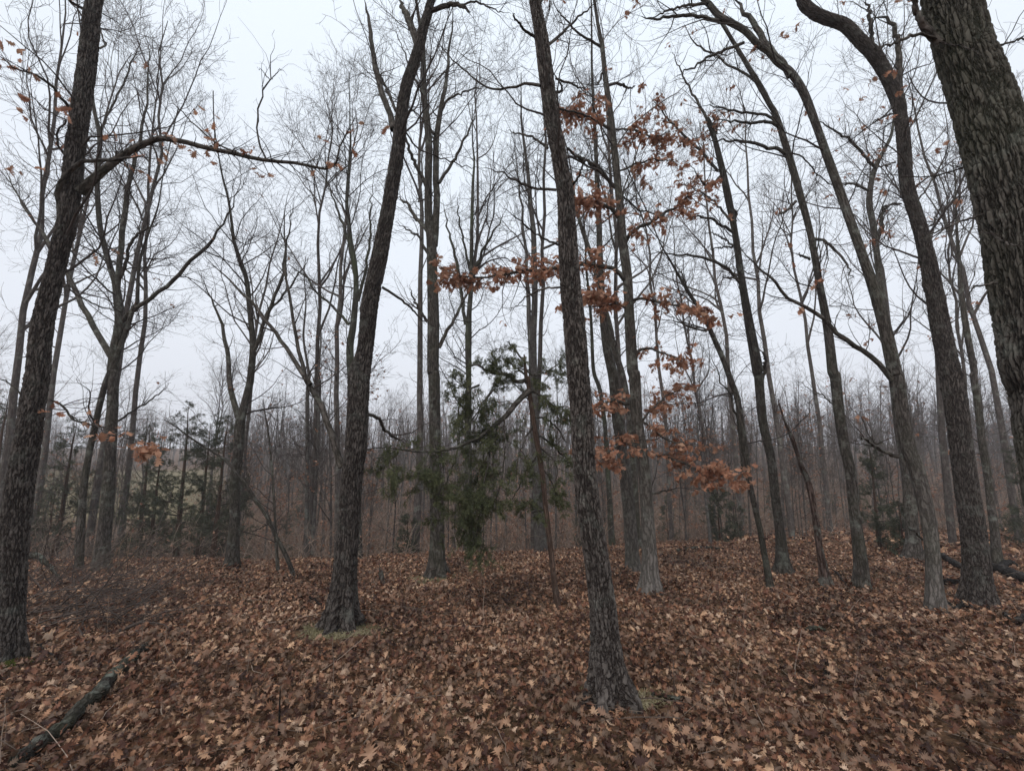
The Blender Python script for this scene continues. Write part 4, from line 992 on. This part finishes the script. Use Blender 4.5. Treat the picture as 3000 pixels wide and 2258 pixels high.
while n_bg < 105:
    Y = 13.5 + 24 * rr.uniform() ** 1.2
    a = rr.uniform(-1.2, 1.2); x = a * Y
    if Y < float(crest(x)) + 1.5 or (-1.15 < a < -.62 and Y > 34): continue
    n_bg += 1
    sc = rr.uniform(.45, .95)
    if rr.uniform() < .5:
        put(FL[rr.integers(0, 2)], FN, 'leafy_sapling', x, Y, 'small understory tree with clinging russet leaves beyond the rise', 'tree', 'russet saplings in the understory', rz=rr.uniform(0, 6.28), sc=sc * .8)
    else:
        put(SP[rr.integers(0, 2)], FN, 'bare_sapling', x, Y, 'thin bare sapling in the understory beyond the rise', 'tree', 'bare saplings in the understory', rz=rr.uniform(0, 6.28), sc=sc)

# far woodland: one mass nobody could count
def woodland():
    global rng
    g = rng = np.random.default_rng(55)
    tr, cr, lf = MB(), MB(), MB()
    n = 1700
    Y = 48 + 100 * g.uniform(size=n * 3) ** .9; a = g.uniform(-1.35, 1.35, n * 3); x = a * Y
    ok = ~((a > -1.12) & (a < -.66) & (Y < 112)); x, Y = x[ok][:n], Y[ok][:n]; n = len(x)
    h = g.uniform(8, 17, n)
    z = H(x, Y)
    t = np.linspace(0, 1, 6)
    P = np.stack([x[:, None] + g.normal(0, .35, (n, 6)).cumsum(1) * t, Y[:, None] + g.normal(0, .35, (n, 6)).cumsum(1) * t, z[:, None] - .3 + h[:, None] * t], -1)
    R = .010 * h[:, None] * (1 - t) + .012
    tubes(tr, P, R, 4)
    A, AR = grow(P, R, 1.0, (2.2, 5), 36, .06, 6, .10, .012, rk=.7, tmin=.3, taper=.4); tubes(tr, A, AR, 3)
    B, BR = grow(A, AR, 1.15, (.9, 2.2), 36, .06, 4, .12, .009, tmin=.1, taper=.2); tubes(cr, B, BR, 3)
    D, DR = grow(B, BR, 1.1, (.5, 1.1), 34, .05, 3, .12, .008, tmin=.1, taper=.1, maxn=230000); tubes(cr, D, DR, 3)
    sel = g.uniform(size=len(B)) < .10
    hang_leaves(lf, B[sel], BR[sel], 1.1, (.22, .4), g, nst=4, bunch=2)
    mb = MB()
    root = None
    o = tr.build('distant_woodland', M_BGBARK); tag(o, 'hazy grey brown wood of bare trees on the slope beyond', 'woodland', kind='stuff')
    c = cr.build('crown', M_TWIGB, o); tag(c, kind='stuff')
    l = lf.build('leaves', M_BGLEAF, o); tag(l, kind='stuff')
woodland()

def thicket():
    global rng
    g = rng = np.random.default_rng(57)
    n = 2300
    Y = 26 + 95 * g.uniform(size=n * 3) ** 1.1; a = g.uniform(-1.3, 1.3, n * 3); x = a * Y
    ok = ~((a > -1.12) & (a < -.66) & (Y > 34) & (Y < 108)); x, Y = x[ok][:n], Y[ok][:n]; n = len(x)
    h = g.uniform(1.2, 4.6, n); z = H(x, Y); t = np.linspace(0, 1, 6)
    P = np.stack([x[:, None] + g.normal(0, .30, (n, 6)).cumsum(1) * t, Y[:, None] + g.normal(0, .30, (n, 6)).cumsum(1) * t, z[:, None] - .1 + h[:, None] * t], -1)
    R_ = .006 * h[:, None] * (1 - t) + (.004 + .00009 * Y[:, None])
    tb = np.clip(.4 + .5 * np.sin(x * .21 + 2 * np.sin(Y * .15)) + g.normal(0, .3, n), 0, 1)
    mb = MB(); lb = MB(); tubes(mb, P, R_, 3, tint=tb)
    A, AR = grow(P, R_, 3.2, (.7, 2.2), 55, .03, 6, .24, .006, tmin=.05, taper=.4); tubes(mb, A, AR, 3)
    B, BR = grow(A, AR, 2.8, (.3, 1.0), 48, .03, 4, .24, .005, tmin=.1, taper=.2); tubes(mb, B, BR, 3)
    o = mb.build('thicket', M_BRUSH); tag(o, 'grey brown thicket of saplings and brush in the hollow beyond', 'thicket', kind='stuff')
    sel = g.uniform(size=len(A)) < np.clip(.13 + .22 * np.sin(A[:, 0, 0] * .33 + np.sin(A[:, 0, 1] * .21)), 0, 1)
    hang_leaves(lb, A[sel], AR[sel], 3.0, (.13, .24), g, nst=4, bunch=3)
    l = lb.build('leaves', M_BGLEAF, o); tag(l, kind='stuff')
thicket()

# undergrowth beyond the rise
def undergrowth():
    global rng
    g = rng = np.random.default_rng(71)
    n = 4200
    a = g.uniform(-1.25, 1.25, n * 2); Y = 10 + 42 * g.uniform(size=n * 2) ** 1.3; x = a * Y
    ok = (Y > crest(x) + 1.0 + 1.2 * g.uniform(size=n * 2)) & ~((a > -1.12) & (a < -.66) & (Y > 30)); x, Y = x[ok][:n], Y[ok][:n]; n = len(x)
    h = g.uniform(.4, 1.7, n) * (1 + .3 * np.sin(x * .6) * np.sin(Y * .5)) + Y * .012
    P = np.empty((n, 6, 3)); P[:, 0] = np.stack([x, Y, H(x, Y) - .03], -1)
    d = norm(np.stack([g.normal(0, .5, n), g.normal(0, .5, n), np.ones(n)], -1)); ar = g.normal(0, .16, (n, 3)); ar[:, 2] = -.05
    for k in range(1, 6):
        d = norm(d + ar + g.normal(0, .17, (n, 3))); P[:, k] = P[:, k - 1] + d * (h / 5)[:, None]
    R = (.0032 + .00018 * Y)[:, None] * np.linspace(1.3, .6, 6)[None]
    mb = MB(); tb = np.clip(.5 + .45 * np.sin(x * .55 + 2 * np.sin(Y * .35)) + g.normal(0, .25, n), 0, 1)
    tubes(mb, P, R, 3, tint=tb)
    A, AR = grow(P, R, 4.2, (.2, .7), 42, .05, 4, .15, .0034, tmin=.2, taper=.2); tubes(mb, A, AR, 3)
    o = mb.build('undergrowth', M_BRUSH)
    tag(o, 'tangled brown brush and bare stems beyond the edge of the rise', 'undergrowth', kind='stuff')
    lb = MB(); s = g.uniform(size=len(A)) < .16
    hang_leaves(lb, A[s], AR[s], 3.0, (.06, .11), g, nst=4, bunch=2)
    l = lb.build('leaves', M_BGLEAF, o); tag(l, kind='stuff')
undergrowth()

# ------------------------------------------------------------------ things on the ground
def ground_log(name, label, cat, s, mat=M_LOG, sink=.35, k=14, kn=0, rw=1.0, group=None, seed=0, lift=0.0, twigs=0, cap=True):
    """s: trace of the log where it lies on the ground"""
    global rng
    g = rng = np.random.default_rng(seed + 900)
    a = trace(s)
    P, R = [], []
    for i, (u, v, w) in enumerate(a):
        x, Y = gnd(u, v)
        _, mp = at(u, v, Y)
        r = float(w * mp / 2) * rw
        P.append((x, Y, float(H(x, Y)) + .045 + r * (1 - sink) + lift * (i / max(1, len(a) - 1)))); R.append(r)
    P, R = resample(P, R, max(16, int(8 * len(P))))
    P[1:-1] += g.normal(0, .006, (len(P) - 2, 3))
    R = R * (1 + .10 * np.sin(np.arange(len(R)) * 1.3) + g.normal(0, .04, len(R)))
    loc = tuple(P[0])
    mb = MB(); tubes(mb, P[None], R[None], k, cap=cap)
    if twigs:
        A, AR = grow(P[None], R[None], twigs, (.2, .7), 45, .05, 6, .15, .003); 
    if not twigs:
        o = mb.build(name, mat, None, loc); return tag(o, label, cat, group)
    root = empty(name, loc, label, cat, group)
    mb.build('bough', mat, root, loc)
    tm = MB(); tubes(tm, A, AR, 4); tm.build('twig', mat, root, loc)
    return root
ground_log('fallen_log', 'mossy lichened fallen log lying in the leaves at the lower left corner', 'log',
    'L0 60 1690 90; 140 1630 84; 215 1570 80; 300 1500 76; 360 1430 70; 420 1380 66; 450 1330 62; 520 1260 54; 570 1210 50; 622 1172 42', M_LOG, sink=.0, k=26, twigs=1.2)
GF = 'black rotten branches around the stout oak'
ground_log('fallen_branch', 'black rotten bough reaching out left behind the stout oak', 'branch', 'L3 735 775 20; 770 800 22; 800 818 22; 830 830 18', M_DARKWOOD, sink=-.1, rw=1.5, group=GF, seed=1)
ground_log('fallen_branch', 'thick black bough right of the stout oak running to the picture edge', 'branch', 'L3 940 835 30; 985 845 34; 1030 862 34; 1078 885 36; 1140 910 34', M_DARKWOOD, sink=-.1, rw=1.7, group=GF, seed=2)
ground_log('fallen_branch', 'short black stub between the pale footed oak and the stout oak', 'branch', 'L3 745 892 22; 775 893 22; 810 892 18', M_DARKWOOD, sink=-.1, rw=1.5, group=GF, seed=3)
ground_log('fallen_branch', 'forked black bough arching up at the right behind the stout oak', 'branch', 'L3 975 840 24; 1000 815 22; 1030 805 18; 1045 815 12', M_DARKWOOD, sink=-.1, rw=1.6, group=GF, seed=4)
ground_log('fallen_branch', 'gnarled black branch at the foot of the pale footed oak', 'branch', 'L3 740 955 18; 765 990 22; 795 1005 22; 820 985 20; 850 990 12', M_DARKWOOD, sink=.0, group=GF, seed=5, twigs=2)
ground_log('fallen_branch', 'black curved branch in the leaves at the right edge below the stout oak', 'branch', 'L3 1000 1028 14; 1025 1052 22; 1055 1062 24; 1075 1048 22; 1110 1030 20', M_DARKWOOD, sink=-.1, rw=1.6, group=GF, seed=6)
ground_log('fallen_branch', 'long thin stick leaning against the foot of the stout oak', 'branch', 'L3 800 918 5; 850 928 6; 900 945 7; 950 970 6; 990 995 5', M_LOG, sink=-4.0, seed=7, cap=False)
ground_log('fallen_branch', 'dark stick on the leaves below the peeling dead pole', 'branch', 'L3 155 972 8; 195 965 14; 225 955 18; 262 938 12', M_DARKWOOD, sink=.2, seed=8)
ground_log('fallen_branch', 'short mossy stick half buried in leaves below the dark stick on the right', 'branch', 'L3 168 1088 18; 205 1084 20; 245 1090 12', M_LOG, sink=.4, seed=9)
ground_log('fallen_branch', 'slender dead branch slanting from the peeling dead pole to the ground', 'branch', 'L3 262 830 5; 290 850 7; 320 890 7; 345 920 6', M_DARKWOOD, sink=-3, seed=10, twigs=3)
ground_log('fallen_log', 'mossy grey log lying at the edge of the rise left of the small bushy cedar', 'log', 'L2 692 748 10; 740 742 12; 780 738 13; 845 736 10; 885 742 8', M_LOG, sink=.0, seed=11)
ground_log('fallen_branch', 'thin pale dead stem lying toward the fallen log at lower left', 'branch', 'L0 180 1570 9; 215 1460 8; 260 1370 8; 310 1310 7; 360 1260 6; 430 1200 5; 500 1140 4', M_CEDAR, sink=-1.2, seed=12, cap=False)
ground_log('fallen_branch', 'dark bent twig below the foot of the big left oak', 'branch', 'L0 30 1105 9; 90 1138 9; 160 1165 10; 215 1200 10; 255 1245 12; 275 1275 14', M_DARKWOOD, sink=-1, seed=13, twigs=1)
ground_log('fallen_branch', 'black curved twig left of the low forked oak foot', 'branch', 'L1 215 945 6; 245 965 10; 275 982 9; 300 985 6', M_DARKWOOD, sink=-.4, seed=14)
ground_log('fallen_branch', 'dark branch lying on the leaves just right of the nearest oak foot', 'branch', 'L2 590 1372 12; 640 1380 18; 690 1388 16; 735 1384 10', M_LOG, sink=.3, seed=15)
ground_log('fallen_branch', 'dead bough propped in the air beside the big left oak', 'branch', 'L0 100 880 30; 130 885 34; 170 890 28; 210 895 18; 250 905 10', M_LOG, sink=-9, seed=16, twigs=2)

def stump(name, label, s, mat, seed, jag=.3):
    g = np.random.default_rng(seed)
    a = trace(s); x, Y = gnd(a[0, 0], a[0, 1]); P, mp = at(a[:, 0], a[:, 1], Y); R = a[:, 2] * mp / 2
    loc = (float(P[0, 0]), Y, float(H(P[0, 0], Y)))
    P = np.vstack([P[0] - [0, 0, .1], P]); R = np.concatenate([[R[0] * 1.2], R])
    k, n = 18, 14
    P, R = resample(P, R, n)
    th = np.arange(k) / k * 2 * np.pi
    rr_ = R[:, None] * (1 + .15 * np.sin(3 * th + g.uniform(0, 6))[None] + g.normal(0, .06, (n, k)))
    v = np.stack([P[:, :1] + rr_ * np.cos(th), P[:, 1:2] + rr_ * np.sin(th), P[:, 2:] + 0 * rr_], -1)
    hgt = P[-1, 2] - P[0, 2]
    v[-1, :, 2] += g.uniform(-jag, jag, k) * hgt; v[-1, :, :2] = v[-1, :, :2] * .6 + P[-1, :2] * .4
    i = np.arange(n - 1)[:, None]; j = np.arange(k)[None]; jn = (j + 1) % k
    q = np.stack([i * k + j, i * k + jn, (i + 1) * k + jn, (i + 1) * k + j], -1).reshape(-1, 4)
    mb = MB(); mb.add(v.reshape(-1, 3), q, None, v.reshape(-1, 3), .5)
    top = np.vstack([v[-1], v[-1].mean(0) - [0, 0, hgt * .3]])
    mb.add(top, None, np.stack([np.arange(k), (np.arange(k) + 1) % k, np.full(k, k)], -1), None, .5)
    return tag(mb.build(name, mat, None, loc), label, 'stump')
stump('broken_stump', 'small jagged reddish stump between the low forked oak and the twin stemmed oak', 'L1 535 892 26; 530 850 22; 526 815 16', M_DEAD, 1)
stump('broken_stump', 'black rotten stub sticking out of the leaves in the right foreground', 'L3 240 1285 34; 245 1250 30; 248 1212 18', M_DARKWOOD, 2)
stump('broken_stump', 'thin dark splinter of wood standing in the foreground leaves at left', 'L1 96 1520 12; 98 1440 9; 100 1345 5', M_DARKWOOD, 3)

# brush pile and thin shoots
def brush():
    global rng
    g = rng = np.random.default_rng(81)
    P, R = [], []
    n = 420
    u = g.uniform(60, 640, n); v = g.uniform(830, 1090, n)
    P = np.empty((n, 8, 3)); 
    for i in range(n):
        x, Y = gnd(*px('L0', u[i], v[i])[:2]); P[i, 0] = (x, Y, float(H(x, Y)) + g.uniform(0, .08))
    d = norm(np.stack([g.normal(.7, .7, n), g.normal(0, .4, n), g.uniform(0, .75, n)], -1)); ln = g.uniform(.4, 1.9, n)
    for k in range(1, 8):
        d = norm(d + g.normal(0, .12, (n, 3)) + [0, 0, -.06]); P[:, k] = P[:, k - 1] + d * (ln / 7)[:, None]
    P[..., 2] = np.maximum(P[..., 2], H(P[..., 0], P[..., 1]) + .01)
    R = (.002 + .011 * g.uniform(size=n) ** 3)[:, None] * np.linspace(1, .4, 8)[None]
    mb = MB(); tubes(mb, P, R, 4)
    A, AR = grow(P, R, 3.5, (.1, .4), 40, .03, 5, .15, .0015); tubes(mb, A, AR, 3)
    loc = tuple(P[:, 0].mean(0))
    o = mb.build('brush_pile', M_TWIGB, None, loc)
    tag(o, 'heap of thin dead twigs and fallen brush on the leaves beside the big left oak', 'brush pile')
brush()
for i, s in enumerate(['L0 430 838 5; 470 780 5; 510 710 4; 556 630 2', 'L0 495 838 4; 500 760 4; 512 690 2', 'L0 515 838 4; 540 740 4; 555 655 2', 'L0 550 845 4; 600 815 4; 670 760 2']):
    a = trace(s); x, Y = gnd(a[0, 0], a[0, 1]); P, mp = at(a[:, 0], a[:, 1], Y - .1 * i); q, r = resample(P, a[:, 2] * mp / 2, 10)
    mb = MB(); tubes(mb, q[None], r[None], 5); o = mb.build('dry_stem', M_PALESTEM, None, tuple(q[0]))
    tag(o, ['tallest pale dry stem slanting right beside the fanned oak foot', 'shortest upright pale dry stem beside the fanned oak foot', 'straight pale dry stem right of the shortest upright one', 'pale dry stem lying almost flat, rightmost of its clump'][i], 'plant stem', 'pale dry stems by the fanned oak')

def grass_patch(u, v, r, n, label, ry=.6, mat=M_GRASS, hgt=(.03, .09)):
    g = np.random.default_rng(int(u))
    cx, cy = gnd(u, v)
    a = g.uniform(0, 6.28, n); q = np.sqrt(g.uniform(0, 1, n)) * r * (1 + .25 * np.sin(3 * a + 1))
    x, y = cx + q * np.cos(a), cy + q * np.sin(a) * ry
    b = np.stack([x, y, H(x, y) + .01], -1)
    d = norm(np.stack([g.normal(0, .8, n), g.normal(0, .8, n), g.uniform(.2, 1, n)], -1)); L = g.uniform(*hgt, (n, 1)); s = norm(np.cross(d, g.normal(size=(n, 3)))) * .0028
    p2 = b + d * L * .6 + [0, 0, .004]; p3 = b + d * L + np.stack([d[:, 0] * .02, d[:, 1] * .02, -.015 * np.ones(n)], -1)
    v_ = np.stack([b - s, b + s, p2 + s * .8, p3, p2 - s * .8], 1)
    i5 = np.arange(n)[:, None] * 5
    mb = MB(); mb.add(v_.reshape(-1, 3), np.concatenate([i5, i5 + 1, i5 + 2, i5 + 4], 1), np.concatenate([i5 + 2, i5 + 3, i5 + 4], 1), tint=np.repeat(np.clip(g.normal(.6, .3, n), 0, 1), 5))
    tag(mb.build('grass', mat, None, (cx, cy, 0)), label, 'grass', kind='stuff')
    bald.append((cx, cy, r))
grass_patch(*px('L1', 350, 1082)[:2], .50, 2600, 'pale winter grass around the foot of the low forked oak')
grass_patch(*px('L1', 745, 860)[:2], .55, 1500, 'pale grass at the foot of the twin stemmed oak')
grass_patch(*px('L2', 480, 1372)[:2], .38, 900, 'thin dry grass around the roots of the nearest oak')
grass_patch(*px('L0', 30, 1215)[:2], .26, 2500, 'green moss tuft at the foot of the big left oak', mat=M_MOSS, hgt=(.01, .04))
bald.append((*gnd(*px('L1', 300, 1110)[:2]), .5))

def twig_litter():
    global rng
    g = rng = np.random.default_rng(91)
    n = 520
    r = np.sqrt(g.uniform(9, 170, n)); a = g.uniform(-.95, .95, n); x, y = r * np.sin(a), r * np.cos(a)
    P = np.empty((n, 6, 3)); P[:, 0] = np.stack([x, y, H(x, y) + .05], -1)
    th = g.uniform(0, 6.28, n); d = norm(np.stack([np.cos(th), np.sin(th), g.normal(.05, .12, n)], -1)); L = g.uniform(.15, .8, n)
    for k in range(1, 6):
        d = norm(d + g.normal(0, .12, (n, 3)) * [1, 1, .4]); P[:, k] = P[:, k - 1] + d * (L / 5)[:, None]
    mb = MB(); tubes(mb, P, g.uniform(.002, .006, n)[:, None] * np.linspace(1, .4, 6)[None], 4)
    # thin upright seedlings
    n = 70
    r = np.sqrt(g.uniform(12, 150, n)); a = g.uniform(-.9, .9, n); x, y = r * np.sin(a), r * np.cos(a)
    P = np.empty((n, 6, 3)); P[:, 0] = np.stack([x, y, H(x, y)], -1); d = norm(np.stack([g.normal(0, .2, n), g.normal(0, .2, n), np.ones(n)], -1)); L = g.uniform(.2, .6, n)
    for k in range(1, 6):
        d = norm(d + g.normal(0, .1, (n, 3))); P[:, k] = P[:, k - 1] + d * (L / 5)[:, None]
    R = np.full((n, 6), .0022); tubes(mb, P, R, 4)
    A, AR = grow(P, R, 4, (.08, .25), 45, .02, 4, .15, .0014); tubes(mb, A, AR, 3)
    tag(mb.build('fallen_twigs', M_BRUSH), 'thin twigs and seedlings scattered through the leaf litter', 'twigs', kind='stuff')
twig_litter()

# dead leaf bundle hanging on the left oak's lower branch
def leaf_bundle():
    g = np.random.default_rng(5)
    u, v, _ = px('L0', 628, 300)
    P, mp = at(u, v, 3.55)
    mb = MB(); m = 34
    leaves(mb, P + g.normal(0, .035, (m, 3)) * [1.5, 1, .6], norm(np.stack([g.normal(0, 1, m), g.normal(0, .7, m), g.uniform(-1, .1, m)], -1)), g.normal(size=(m, 3)), g.uniform(.07, .11, m), g.beta(2, 2, m), 12, 1.0, g)
    leaves(mb, P + np.array([[.08, 0, -.06]]), np.array([[0.1, 0, -1.0]]), np.array([[0, 1.0, 0]]), np.array([.1]), np.array([.8]), 12, .4, g)
    o = mb.build('leaf_bundle', M_HANG, None, tuple(P)); o.parent = T['left']; o.location = Vector(P) - T['left'].location
leaf_bundle()
litter()

# ------------------------------------------------------------------ mist
def haze():
    mb = MB()
    x0, x1, y0, y1, z0, z1 = -270, 270, -70, 250, -9.0, 26.0
    v = [(x0, y0, z0), (x1, y0, z0), (x1, y1, z0), (x0, y1, z0), (x0, y0, z1), (x1, y0, z1), (x1, y1, z1), (x0, y1, z1)]
    mb.add(v, [(0, 3, 2, 1), (4, 5, 6, 7), (0, 1, 5, 4), (1, 2, 6, 5), (2, 3, 7, 6), (3, 0, 4, 7)])
    m = bpy.data.materials.new('mist'); m.use_nodes = True; n = m.node_tree; n.nodes.clear()
    o_ = n.nodes.new('ShaderNodeOutputMaterial'); pv = n.nodes.new('ShaderNodeVolumePrincipled')
    pv.inputs['Color'].default_value = (.90, .90, .93, 1); pv.inputs['Density'].default_value = 0.0014; pv.inputs['Anisotropy'].default_value = 0.2
    n.links.new(pv.outputs[0], o_.inputs['Volume'])
    o = mb.build('haze', m, smooth=False); tag(o, 'thin winter mist through the woods', 'haze', kind='stuff')
haze()
